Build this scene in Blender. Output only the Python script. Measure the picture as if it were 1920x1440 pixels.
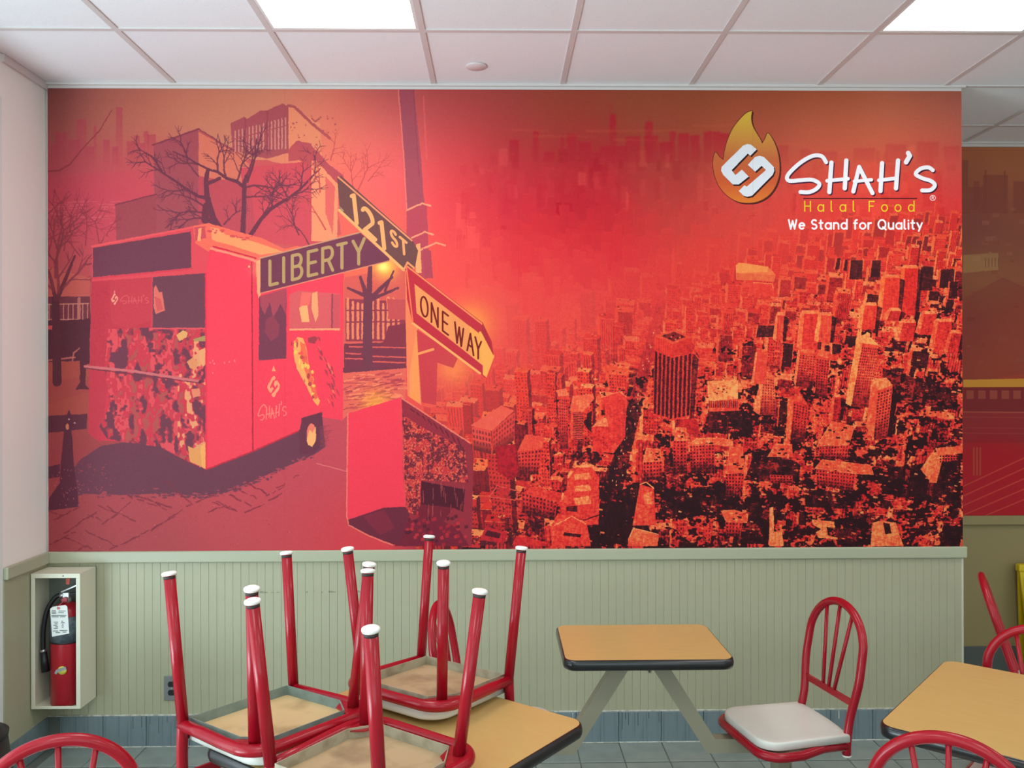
import bpy, bmesh, math, random
import numpy as np
from mathutils import Vector, Matrix

for o in list(bpy.data.objects): bpy.data.objects.remove(o)
SC = bpy.context.scene
COL = SC.collection
R = math.radians

# ---------------------------------------------------------------- camera, world, lights, exposure
CAM_F, CAM_YAW, CAM_PITCH, CAM_ROLL = 1580.0, .0165, .0007, -.0026      # focal length in px of the 1920 px frame
cd = bpy.data.cameras.new('camera'); cam = bpy.data.objects.new('camera', cd); COL.objects.link(cam)
cd.sensor_width = 36; cd.lens = CAM_F*36/1920; cd.clip_start = .05
fw = Vector((math.sin(CAM_YAW)*math.cos(CAM_PITCH), math.cos(CAM_YAW)*math.cos(CAM_PITCH), math.sin(CAM_PITCH)))
rt = Vector((math.cos(CAM_YAW), -math.sin(CAM_YAW), 0)); up = rt.cross(fw)
rt, up = rt*math.cos(CAM_ROLL)+up*math.sin(CAM_ROLL), up*math.cos(CAM_ROLL)-rt*math.sin(CAM_ROLL)
m = Matrix((rt, up, -fw)).transposed().to_4x4(); m.translation = (0, -4.0, 1.70)
cam.matrix_world = m
SC.camera = cam

wd = bpy.data.worlds.new('sky'); SC.world = wd; wd.use_nodes = True
wd.node_tree.nodes['Background'].inputs[0].default_value = (.78, .88, 1, 1)
wd.node_tree.nodes['Background'].inputs[1].default_value = 1.35

def area(name, loc, rot, sx, sy, power, col):
    l = bpy.data.lights.new(name, 'AREA'); l.shape = 'RECTANGLE'; l.size = sx; l.size_y = sy; l.energy = power; l.color = col
    o = bpy.data.objects.new(name, l); COL.objects.link(o); o.location = loc; o.rotation_euler = rot
    return o
area('daylight_left', (-2.75, -3.0, 1.45), (0, R(-112), 0), 2.7, 2.7, 95, (.84, .93, 1))       # sky outside the left window wall
area('daylight_front', (.6, -7.95, 1.5), (R(104), 0, 0), 6.5, 2.6, 110, (.92, .97, 1))            # sky outside the shopfront behind the camera
area('bounce_fill_left', (-3.3, -3.55, .25), (0, R(-148), 0), 1.6, 2.2, 195, (.80, .93, 1))                    # added fill imitating pavement bounce, lifts the ceiling through the left windows
area('bounce_fill_front', (.6, -8.6, .2), (R(150), 0, 0), 6.5, 1.6, 135, (.84, .95, 1))                 # second added bounce fill, outside the shopfront
PANEL = 9.0                                                                                     # glow of the ceiling panels
SC.view_settings.view_transform = 'Standard'; SC.view_settings.look = 'None'
SC.view_settings.exposure = -0.42; SC.view_settings.gamma = 1.0; SC.view_settings.use_curve_mapping = False

# ---------------------------------------------------------------- materials
def lin(c):
    return tuple((v/12.92 if v <= .04045 else ((v+.055)/1.055)**2.4) for v in (x/255 for x in c))+(1,)
def mat(name, rgb, rough=.5, metal=0.0, coat=0.0, spec=.5, noise=None, bump=None, emit=None):
    """procedural surface; noise=(scale, rgb2, lo, hi, stretch), bump=(scale, strength, distance)"""
    m = bpy.data.materials.new(name); m.use_nodes = True; nt = m.node_tree; b = nt.nodes['Principled BSDF']
    b.inputs['Base Color'].default_value = lin(rgb); b.inputs['Roughness'].default_value = rough
    b.inputs['Metallic'].default_value = metal; b.inputs['Coat Weight'].default_value = coat; b.inputs['Coat Roughness'].default_value = .12
    b.inputs['Specular IOR Level'].default_value = spec
    if noise or bump: tc = nt.nodes.new('ShaderNodeTexCoord')
    if noise:
        sc, c2, lo, hi, st = noise
        mp = nt.nodes.new('ShaderNodeMapping'); mp.inputs['Scale'].default_value = st; nt.links.new(tc.outputs['Object'], mp.inputs[0])
        n = nt.nodes.new('ShaderNodeTexNoise'); n.inputs['Scale'].default_value = sc; n.inputs['Detail'].default_value = 5; nt.links.new(mp.outputs[0], n.inputs['Vector'])
        r = nt.nodes.new('ShaderNodeValToRGB'); r.color_ramp.elements[0].position = lo; r.color_ramp.elements[1].position = hi
        r.color_ramp.elements[0].color = lin(rgb); r.color_ramp.elements[1].color = lin(c2)
        nt.links.new(n.outputs['Fac'], r.inputs[0]); nt.links.new(r.outputs[0], b.inputs['Base Color'])
    if bump:
        n = nt.nodes.new('ShaderNodeTexNoise'); n.inputs['Scale'].default_value = bump[0]; n.inputs['Detail'].default_value = 3; nt.links.new(tc.outputs['Object'], n.inputs['Vector'])
        bp = nt.nodes.new('ShaderNodeBump'); bp.inputs['Strength'].default_value = bump[1]; bp.inputs['Distance'].default_value = bump[2]
        nt.links.new(n.outputs['Fac'], bp.inputs['Height']); nt.links.new(bp.outputs[0], b.inputs['Normal'])
    if emit:
        b.inputs['Emission Color'].default_value = lin(emit[0]); b.inputs['Emission Strength'].default_value = emit[1]
    return m
def glass(name):
    m = bpy.data.materials.new(name); m.use_nodes = True; nt = m.node_tree; nt.nodes.clear()
    o = nt.nodes.new('ShaderNodeOutputMaterial'); x = nt.nodes.new('ShaderNodeMixShader'); t = nt.nodes.new('ShaderNodeBsdfTransparent'); g = nt.nodes.new('ShaderNodeBsdfGlossy')
    t.inputs[0].default_value = (.93, .97, .96, 1); g.inputs['Roughness'].default_value = .02; x.inputs[0].default_value = .06
    nt.links.new(t.outputs[0], x.inputs[1]); nt.links.new(g.outputs[0], x.inputs[2]); nt.links.new(x.outputs[0], o.inputs[0])
    return m
U = (1, 1, 1)
M = dict(
    white_wall=mat('white_wall', (242, 239, 233), .6, bump=(180, .05, .001)),
    sage=mat('sage_paint', (172, 171, 143), .42, noise=(5, (165, 163, 133), .35, .75, (1, 1, .5)), bump=(90, .04, .0006)),
    sage_trim=mat('sage_trim', (170, 172, 146), .38),
    sage_shaded=mat('sage_paint_shaded', (142, 128, 86), .5, bump=(90, .04, .0006)),  # wainscot paint darkened and warmed, the recess's shade put into its colour
    bead=mat('pale_bead', (200, 200, 180), .4),
    base_tile=mat('baseboard_tile', (116, 132, 136), .45, noise=(26, (92, 108, 114), .50, .78, (4, 1, .18))),
    dark_base=mat('dark_baseboard', (78, 84, 80), .5),
    floor_tile=mat('floor_tile', (140, 152, 146), .42, noise=(9, (128, 139, 133), .4, .7, U)),
    floor_tile2=mat('floor_tile_worn', (134, 146, 140), .45, noise=(9, (148, 157, 150), .4, .7, U)),
    grout=mat('grout', (104, 110, 104), .8),
    caulk=mat('caulk', (196, 198, 188), .6, noise=(40, (160, 162, 150), .45, .6, U)),
    ceil_tile=mat('ceiling_tile', (240, 240, 243), .85, noise=(260, (222, 221, 224), .60, .72, (1, .35, 1)), bump=(240, .25, .002)),
    tee=mat('grid_tee', (214, 206, 204), .45), panel_frame=mat('panel_frame', (232, 232, 230), .4),
    diffuser=mat('light_diffuser', (255, 255, 255), .4, emit=((255, 252, 248), PANEL)),
    red=mat('red_enamel', (160, 16, 34), .25, coat=.1, spec=.35),
    red_dark=mat('red_enamel_worn', (158, 20, 34), .34, coat=.3, noise=(60, (120, 18, 26), .56, .70, U)),
    glide=mat('white_glide', (244, 244, 238), .45), soot=mat('scuffed_black', (52, 44, 44), .6),
    seat_white=mat('seat_white', (220, 221, 212), .3, coat=.1),
    ply=mat('seat_plywood', (206, 178, 128), .7, noise=(7, (160, 132, 88), .50, .74, U)),
    ply_grey=mat('seat_plywood_soiled', (184, 156, 118), .75, noise=(9, (146, 120, 88), .45, .68, U)),
    pan_green=mat('pan_grey_green', (128, 146, 138), .45, noise=(20, (110, 128, 118), .4, .7, U)),
    pan_beige=mat('pan_beige', (170, 162, 138), .6, noise=(20, (140, 130, 106), .45, .7, U)),
    laminate=mat('table_laminate', (204, 170, 106), .36, noise=(7, (200, 165, 101), .35, .7, (1, 6, 1)), coat=.1),
    rubber=mat('black_bumper', (20, 20, 22), .28, coat=.3), beam=mat('beam_grey', (146, 142, 120), .42),
    cab=mat('cabinet_cream', (218, 216, 194), .4), cab_in=mat('cabinet_inside_grey', (112, 116, 108), .6),
    ext_red=mat('extinguisher_red', (168, 24, 38), .32), steel=mat('valve_steel', (196, 196, 196), .3, metal=.8),
    black=mat('black_plastic', (26, 27, 30), .45), band=mat('grey_band', (104, 116, 122), .4, noise=(24, (78, 88, 94), .45, .6, U)),
    tag=mat('paper_tag', (236, 240, 236), .7), ink=mat('grey_ink', (120, 124, 122), .7), orange=mat('orange_seal', (206, 74, 48), .5), pink=mat('gauge_pink', (196, 96, 104), .4),
    lime=mat('sticker_yellow', (212, 204, 80), .5), stick_grey=mat('sticker_grey', (140, 142, 142), .5),
    plate=mat('outlet_plate_grey', (120, 124, 122), .4), yellow=mat('sign_yellow', (214, 186, 30), .4), frame=mat('window_frame', (226, 232, 230), .4), glass=glass('window_glass'),
    cover=mat('sprinkler_cover', (224, 214, 214), .4),
)

# ---------------------------------------------------------------- helpers
def link(name, me, m=None, parent=None):
    o = bpy.data.objects.new(name, me); COL.objects.link(o)
    if m and me and not me.materials: me.materials.append(m)
    if parent: o.parent = parent
    return o
def tag(o, label=None, cat=None, group=None, kind=None):
    for k, v in (('label', label), ('category', cat), ('group', group), ('kind', kind)):
        if v: o[k] = v
    return o
def empty(name, loc=(0, 0, 0), rz=0.0):
    o = bpy.data.objects.new(name, None); COL.objects.link(o); o.location = loc; o.rotation_euler = (0, 0, rz); o.empty_display_size = .05
    return o
class MB:
    def __init__(s): s.b = bmesh.new()
    def box(s, lo, hi, bev=0.0, seg=2):
        r = bmesh.ops.create_cube(s.b, size=1); v = r['verts']
        lo = Vector(lo); hi = Vector(hi); c = (lo+hi)/2; d = hi-lo
        for w in v: w.co = Vector((w.co.x*d.x, w.co.y*d.y, w.co.z*d.z))+c
        if bev:
            es = list({e for w in v for e in w.link_edges}); bmesh.ops.bevel(s.b, geom=es, offset=bev, segments=seg, affect='EDGES', profile=.5)
        return s
    def bar(s, p, q, w, h, upv=(0, 0, 1)):
        """square-section bar from p to q"""
        p = Vector(p); q = Vector(q); d = (q-p).normalized(); sx = d.cross(Vector(upv)).normalized(); sy = sx.cross(d)
        vs = [s.b.verts.new(e+sx*(a*w/2)+sy*(b*h/2)) for e in (p, q) for a, b in ((-1, -1), (1, -1), (1, 1), (-1, 1))]
        for f in ((3, 2, 1, 0), (4, 5, 6, 7), (0, 1, 5, 4), (1, 2, 6, 5), (2, 3, 7, 6), (3, 0, 4, 7)): s.b.faces.new([vs[i] for i in f])
        return s
    def tube(s, pts, r, n=14, cap=True, r2=None):
        pts = [Vector(p) for p in pts]; rings = []; k = len(pts); prev = None
        for i, p in enumerate(pts):
            t = ((pts[min(i+1, k-1)]-p).normalized()+(p-pts[max(i-1, 0)]).normalized()).normalized()
            if prev is None:
                a = Vector((0, 0, 1)) if abs(t.z) < .9 else Vector((1, 0, 0)); u = t.cross(a).normalized()
            else: u = (prev-t*prev.dot(t)).normalized()
            prev = u; w = t.cross(u); rr = r if r2 is None else r+(r2-r)*i/(k-1)
            rings.append([s.b.verts.new(p+u*(rr*math.cos(2*math.pi*j/n))+w*(rr*math.sin(2*math.pi*j/n))) for j in range(n)])
        for a, c in zip(rings, rings[1:]):
            for j in range(n):
                f = s.b.faces.new((a[j], a[(j+1) % n], c[(j+1) % n], c[j])); f.smooth = True
        if cap: s.b.faces.new(rings[0][::-1]); s.b.faces.new(rings[-1])
        return s
    def lathe(s, prof, c=(0, 0, 0), n=28, axis='z'):
        c = Vector(c); rings = []
        for r, z in prof:
            ring = []
            for j in range(n):
                a = 2*math.pi*j/n; x, y = max(r, 1e-5)*math.cos(a), max(r, 1e-5)*math.sin(a)
                ring.append(s.b.verts.new(c+(Vector((x, y, z)) if axis == 'z' else Vector((x, -z, y)))))
            rings.append(ring)
        for a, d in zip(rings, rings[1:]):
            for j in range(n):
                f = s.b.faces.new((a[j], a[(j+1) % n], d[(j+1) % n], d[j])); f.smooth = True
        s.b.faces.new(rings[0][::-1]); s.b.faces.new(rings[-1])
        return s
    def loft(s, rings, close=True, smooth=False):
        """stack of equal-length outlines"""
        rs = [[s.b.verts.new(p) for p in r] for r in rings]; n = len(rs[0])
        for a, c in zip(rs, rs[1:]):
            for j in range(n):
                f = s.b.faces.new((a[j], a[(j+1) % n], c[(j+1) % n], c[j])); f.smooth = smooth
        if close: s.b.faces.new(rs[0][::-1]); s.b.faces.new(rs[-1])
        return s
    def quad(s, a, b, c, d): s.b.faces.new([s.b.verts.new(p) for p in (a, b, c, d)]); return s
    def me(s, name):
        bmesh.ops.recalc_face_normals(s.b, faces=s.b.faces)
        m = bpy.data.meshes.new(name); s.b.to_mesh(m); s.b.free(); return m
    def obj(s, name, m, parent=None): return link(name, s.me(name), m, parent)
def rrect(x0, x1, y0, y1, r, n=6):
    o = []
    for cx, cy, a0 in ((x1-r, y1-r, 0), (x0+r, y1-r, 90), (x0+r, y0+r, 180), (x1-r, y0+r, 270)):
        for i in range(n+1):
            a = R(a0+90*i/n); o.append((cx+r*math.cos(a), cy+r*math.sin(a)))
    return o
def spl(pts, n=6):
    p = [Vector(q) for q in pts]; p = [p[0]*2-p[1]]+p+[p[-1]*2-p[-2]]; out = []
    for i in range(1, len(p)-2):
        a, b, c, d = p[i-1:i+3]
        for k in range(n):
            t = k/n; out.append(.5*(2*b+(c-a)*t+(2*a-5*b+4*c-d)*t*t+(3*b-a-3*c+d)*t**3))
    return out+[p[-2]]
def struct(name, mb, m, parent=None):
    o = mb.obj(name, m, parent)
    if not parent: o['kind'] = 'structure'
    return o
# ---------------------------------------------------------------- wall print
class Print:
    """A flat printed picture, rasterised shape by shape into memory (sRGB)."""
    def __init__(s, w, h, hom):
        s.w, s.h, s.m = w, h, hom
        s.a = np.zeros((h, w, 3), np.float32)
        s.k = hom[0]
    def t(s, pts):
        p = np.asarray(pts, float); x, y = p[:, 0], p[:, 1]; m = s.m
        d = m[6]*x + m[7]*y + 1
        return np.stack([(m[0]*x+m[1]*y+m[2])/d, (m[3]*x+m[4]*y+m[5])/d], 1)
    def box(s, q, pad=1):
        x0 = max(0, int(q[:, 0].min()-pad)); x1 = min(s.w, int(q[:, 0].max()+pad+2))
        y0 = max(0, int(q[:, 1].min()-pad)); y1 = min(s.h, int(q[:, 1].max()+pad+2))
        return x0, x1, y0, y1
    def mask(s, pts):
        q = s.t(pts); x0, x1, y0, y1 = s.box(q)
        if x1 <= x0 or y1 <= y0: return None
        Y, X = np.ogrid[y0:y1, x0:x1]; X = X+.5; Y = Y+.5
        m = np.zeros((y1-y0, x1-x0), bool)
        n = len(q)
        for i in range(n):
            (ax, ay), (bx, by) = q[i], q[(i+1) % n]
            if ay == by: continue
            m ^= ((ay <= Y) != (by <= Y)) & (X < ax+(Y-ay)*(bx-ax)/(by-ay))
        return m, (slice(y0, y1), slice(x0, x1))
    def poly(s, pts, c, al=1.0):
        r = s.mask(pts)
        if r is None: return
        m, sl = r; v = s.a[sl]
        if al >= 1: v[m] = c
        else: v[m] = v[m]*(1-al)+np.array(c, np.float32)*al
    def shade(s, pts, fn, al=1.0):
        """fill with a colour function of picture position (canvas px)"""
        r = s.mask(pts)
        if r is None: return
        m, sl = r; v = s.a[sl]
        yy, xx = np.nonzero(m)
        c = fn(xx+sl[1].start, yy+sl[0].start)
        v[m] = v[m]*(1-al)+c*al
    def line(s, pts, r, c, al=1.0, r2=None):
        q = s.t(pts); r = r*s.k; r2 = r if r2 is None else r2*s.k
        n = len(q)-1
        c = np.array(c, np.float32)
        x0, x1, y0, y1 = s.box(q, max(r, r2)+2)
        if x1 <= x0 or y1 <= y0: return
        Y, X = np.mgrid[y0:y1, x0:x1].astype(np.float32); X += .5; Y += .5
        A = np.zeros(X.shape, np.float32)
        for i in range(n):
            a, b = q[i], q[i+1]; d = b-a; L = max(1e-6, d@d)
            t = np.clip(((X-a[0])*d[0]+(Y-a[1])*d[1])/L, 0, 1)
            rr = r+(r2-r)*(i+t)/n
            D = np.hypot(X-a[0]-t*d[0], Y-a[1]-t*d[1])
            A = np.maximum(A, np.clip(rr-D+.5, 0, 1))
        A = (A*al)[..., None]; v = s.a[y0:y1, x0:x1]
        v += A*(c-v)
    def disc(s, x, y, rx, ry, c, al=1.0, n=28):
        s.poly([(x+rx*math.cos(i*2*math.pi/n), y+ry*math.sin(i*2*math.pi/n)) for i in range(n)], c, al)
    def glow(s, x, y, r, c, al):
        q = s.t([(x-2.2*r, y-2.2*r), (x+2.2*r, y+2.2*r)]); x0, x1, y0, y1 = s.box(q)
        if x1 <= x0 or y1 <= y0: return
        k = s.t([(x, y)])[0]; R = r*s.k
        Y, X = np.mgrid[y0:y1, x0:x1]
        A = (al*np.exp(-((X-k[0])**2+(Y-k[1])**2)/(R*R)))[..., None].astype(np.float32)
        v = s.a[y0:y1, x0:x1]; v += A*(np.array(c, np.float32)-v)
    def field(s, ctrl, sig=95):
        """smooth colour wash through hand-picked colours"""
        p = s.t([(c[0], c[1]) for c in ctrl]); col = np.array([c[2:5] for c in ctrl], float)
        gy, gx = np.mgrid[0:s.h+32:16, 0:s.w+32:16]
        W = np.zeros(gy.shape); A = np.zeros(gy.shape+(3,)); S = sig*s.k
        for (x, y), c in zip(p, col):
            d2 = (gx-x)**2+(gy-y)**2
            w = np.exp(-d2/(S*S))+1e-4/(1+d2/(S*S))**2
            W += w; A += w[..., None]*c
        return upscale((A/W[..., None]).astype(np.float32), 16)[:s.h, :s.w]

def upscale(g, k):
    h, w = g.shape[:2]
    y = np.arange((h-1)*k)/k; x = np.arange((w-1)*k)/k
    y0 = y.astype(int); x0 = x.astype(int)
    fy = (y-y0).astype(np.float32); fx = (x-x0).astype(np.float32)
    if g.ndim == 3: fy = fy[:, None, None]; fx = fx[None, :, None]
    else: fy = fy[:, None]; fx = fx[None, :]
    r = g[y0]*(1-fy)+g[y0+1]*fy
    return r[:, x0]*(1-fx)+r[:, x0+1]*fx

def vnoise(h, w, k, rng, kx=None):
    kx = kx or k
    g = rng.random((h//k+3, w//kx+3)).astype(np.float32)
    y = np.arange(h)/k; x = np.arange(w)/kx
    y0 = y.astype(int); x0 = x.astype(int); fy = (y-y0)[:, None]; fx = (x-x0)[None]
    fy = (fy*fy*(3-2*fy)).astype(np.float32); fx = (fx*fx*(3-2*fx)).astype(np.float32)
    r0 = g[y0]; r1 = g[y0+1]
    a = r0*(1-fy)+r1*fy
    return a[:, x0]*(1-fx)+a[:, x0+1]*fx

def curve(pts, n=5):
    """a smooth line through the points"""
    p = [pts[0]]+list(pts)+[pts[-1]]; out = []
    for i in range(1, len(p)-2):
        a, b, c, d = (np.array(q, float) for q in p[i-1:i+3])
        for k in range(n):
            t = k/n; out.append(tuple(.5*(2*b+(c-a)*t+(2*a-5*b+4*c-d)*t*t+(3*b-a-3*c+d)*t**3)))
    return out+[tuple(pts[-1])]

def wobble(P, rng, amp):
    """small irregular shifts, as in a coarse screen print of a photograph"""
    Y, X = np.mgrid[0:P.h, 0:P.w]
    for k, a in amp:
        X = X+((vnoise(P.h, P.w, k, rng)-.5)*2*a).astype(int); Y = Y+((vnoise(P.h, P.w, k, rng)-.5)*2*a).astype(int)
    P.a = P.a[np.clip(Y, 0, P.h-1), np.clip(X, 0, P.w-1)]

def soft(a, r):
    for ax in (0, 1):
        c = np.cumsum(np.concatenate([np.repeat(np.take(a, [0], ax), r+1, ax), a, np.repeat(np.take(a, [-1], ax), r, ax)], ax), ax, dtype=np.float64)
        n = a.shape[ax]; k = 2*r+1
        a = ((np.take(c, range(k, k+n), ax)-np.take(c, range(0, n), ax))/k).astype(np.float32)
    return a

# stroke letters, each on a cell of height 1 (y up); values are polylines
def arc(cx, cy, rx, ry, a0, a1, n=14):
    return [(cx+rx*math.cos(math.radians(a0+(a1-a0)*i/n)), cy+ry*math.sin(math.radians(a0+(a1-a0)*i/n))) for i in range(n+1)]
GLYPH = {
 'L': (.5, [[(.0, 1), (.0, 0), (.5, 0)]]), 'I': (.0, [[(0, 0), (0, 1)]]),
 'B': (.55, [[(0, 0), (0, 1), (.3, 1)]+arc(.3, .76, .22, .24, 90, -90)+[(0, .52)], [(.3, .52)]+arc(.3, .26, .26, .26, 90, -90)+[(0, 0)]]),
 'E': (.5, [[(.5, 1), (0, 1), (0, 0), (.5, 0)], [(0, .52), (.42, .52)]]),
 'R': (.55, [[(0, 0), (0, 1), (.3, 1)]+arc(.3, .74, .24, .26, 90, -90)+[(0, .48)], [(.3, .48), (.55, 0)]]),
 'T': (.56, [[(0, 1), (.56, 1)], [(.28, 1), (.28, 0)]]), 'Y': (.6, [[(0, 1), (.3, .5), (.6, 1)], [(.3, .5), (.3, 0)]]),
 'O': (.6, [arc(.3, .5, .3, .5, 90, 450, 26)]), 'N': (.55, [[(0, 0), (0, 1), (.55, 0), (.55, 1)]]),
 'W': (.8, [[(0, 1), (.2, 0), (.4, .9), (.6, 0), (.8, 1)]]), 'A': (.6, [[(0, 0), (.3, 1), (.6, 0)], [(.11, .36), (.49, .36)]]),
 '1': (.2, [[(.06, .88), (.16, .98), (.16, 0)]]),
 '2': (.55, [arc(.27, .73, .25, .27, 160, -30, 12)+[(0.02, 0), (.56, 0)]]),
 'S': (.52, [arc(.26, .75, .24, .25, 40, 270, 12)+arc(.26, .25, .25, .25, 90, -140, 12)]),
 'H': (.58, [[(0, 0), (0, 1)], [(.58, 0), (.58, 1)], [(0, .52), (.58, .52)]]),
 'F': (.5, [[(.52, 1), (0, 1), (0, 0)], [(0, .52), (.42, .52)]]),
 'a': (.58, [arc(.29, .33, .29, .33, 0, 360, 22), [(.58, .66), (.58, 0)]]),
 'o': (.6, [arc(.3, .33, .3, .33, 0, 360, 22)]),
 'l': (.14, [[(0, 1.02), (0, .12)]+arc(.12, .12, .12, .12, 180, 270, 5)]),
 'd': (.58, [arc(.29, .33, .29, .33, 0, 360, 22), [(.58, 1.04), (.58, 0)]]),
 'e': (.56, [[(.02, .36), (.55, .36)]+arc(.28, .33, .27, .33, 5, 310, 18)]),
 't': (.34, [[(.14, .95), (.14, .12)]+arc(.26, .12, .12, .12, 180, 280, 5), [(0, .66), (.34, .66)]]),
 'n': (.5, [[(0, 0), (0, .66)], [(0, .4)]+arc(.25, .4, .25, .27, 180, 0, 10)+[(.5, 0)]]),
 'f': (.32, [[(.12, 0), (.12, .82)]+arc(.28, .82, .16, .18, 180, 80, 6), [(0, .64), (.32, .64)]]),
 'r': (.3, [[(0, 0), (0, .66)], [(0, .38)]+arc(.25, .38, .25, .28, 180, 80, 7)]),
 'Q': (.78, [arc(.38, .5, .38, .5, 0, 360, 28), [(.48, .2), (.78, -.08)]]),
 'u': (.5, [[(0, .66), (0, .25)]+arc(.25, .25, .25, .26, 180, 360, 10)+[(.5, .66)], [(.5, .3), (.5, 0)]]),
 'i': (.0, [[(0, 0), (0, .64)], [(0, .92), (0, .93)]]),
 'y': (.5, [[(0, .66), (.26, .05)], [(.5, .66), (.16, -.24)]]),
}
def lettering(P, text, o, ax, ay, r, c, gap=.22, space=.5, al=1.0):
    """text from point o; ax, ay = picture vectors of one letter-height across and up"""
    x = 0
    for ch in text:
        if ch == ' ': x += space; continue
        wd, st = GLYPH[ch]
        for pl in st:
            P.line([(o[0]+(x+u)*ax[0]+v*ay[0], o[1]+(x+u)*ax[1]+v*ay[1]) for u, v in pl], r, c, al)
        x += wd+gap
    return x

SCRIPT0 = [  # the handwritten shop name, in picture px
 ([(1549, 304), (1541, 293), (1525, 292), (1505, 302), (1486, 318), (1476, 331), (1480, 339), (1500, 338), (1522, 337), (1536, 344), (1532, 353), (1518, 360), (1501, 360)], 3.9),
 ([(1559, 305), (1555, 360)], 4.3), ([(1587, 301), (1584, 353)], 4.3), ([(1551, 339), (1590, 335)], 3.6),
 ([(1600, 359), (1611, 313), (1636, 362)], 4.1), ([(1602, 340), (1634, 337)], 3.3),
 ([(1654, 306), (1651, 358)], 4.3), ([(1684, 301), (1680, 353)], 4.3), ([(1648, 338), (1682, 334)], 3.6),
 ([(1703, 287), (1706, 292), (1699, 304)], 4.6),
 ([(1749, 319), (1741, 314), (1727, 316), (1717, 326), (1729, 334), (1745, 339), (1753, 347), (1745, 356), (1729, 357)], 3.9)]

SCRIPT = [(curve(p) if len(p) > 3 else p, r) for p, r in SCRIPT0]

def emblem(P, tr, c, shadow=None):
    """two interlocked open links (the shop's mark); tr maps its own px to the picture"""
    A = [(1419, 280), (1407, 292), (1402, 288), (1372, 319), (1379, 328), (1391, 318), (1404, 331), (1385, 346), (1374, 346),
         (1356, 328), (1352, 320), (1353, 313), (1393, 273), (1401, 270), (1408, 271)]
    B = [(1402, 309), (1416, 322), (1428, 311), (1436, 319), (1400, 350), (1396, 347), (1385, 358), (1394, 367), (1401, 369), (1410, 367),
         (1449, 328), (1452, 320), (1451, 313), (1432, 294), (1424, 292), (1416, 294)]
    for d, col in (((2.2, 2.6), shadow), ((0, 0), c)):
        if col is None: continue
        for q in (A, B): P.poly([tr(x+d[0], y+d[1]) for x, y in q], col)

def twigs(P, rng, x, y, ang, ln, r, c, depth, al=1.0, spread=38):
    """a bare branch that forks"""
    n = 3; pts = [(x, y)]; a = ang
    for i in range(n):
        a += rng.normal(0, 9); x += math.cos(math.radians(a))*ln/n; y -= math.sin(math.radians(a))*ln/n
        pts.append((x, y))
        if depth > 0 and rng.random() < .75:
            twigs(P, rng, x, y, a+rng.choice((-1, 1))*rng.uniform(22, spread+20), ln*rng.uniform(.4, .65), r*.55, c, depth-1, al, spread)
    P.line(pts, r, c, al, r*.6)
    if depth > 0:
        for sg in (-1, 1): twigs(P, rng, x, y, a+sg*rng.uniform(10, spread), ln*rng.uniform(.5, .7), r*.6, c, depth-1, al, spread)

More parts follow.
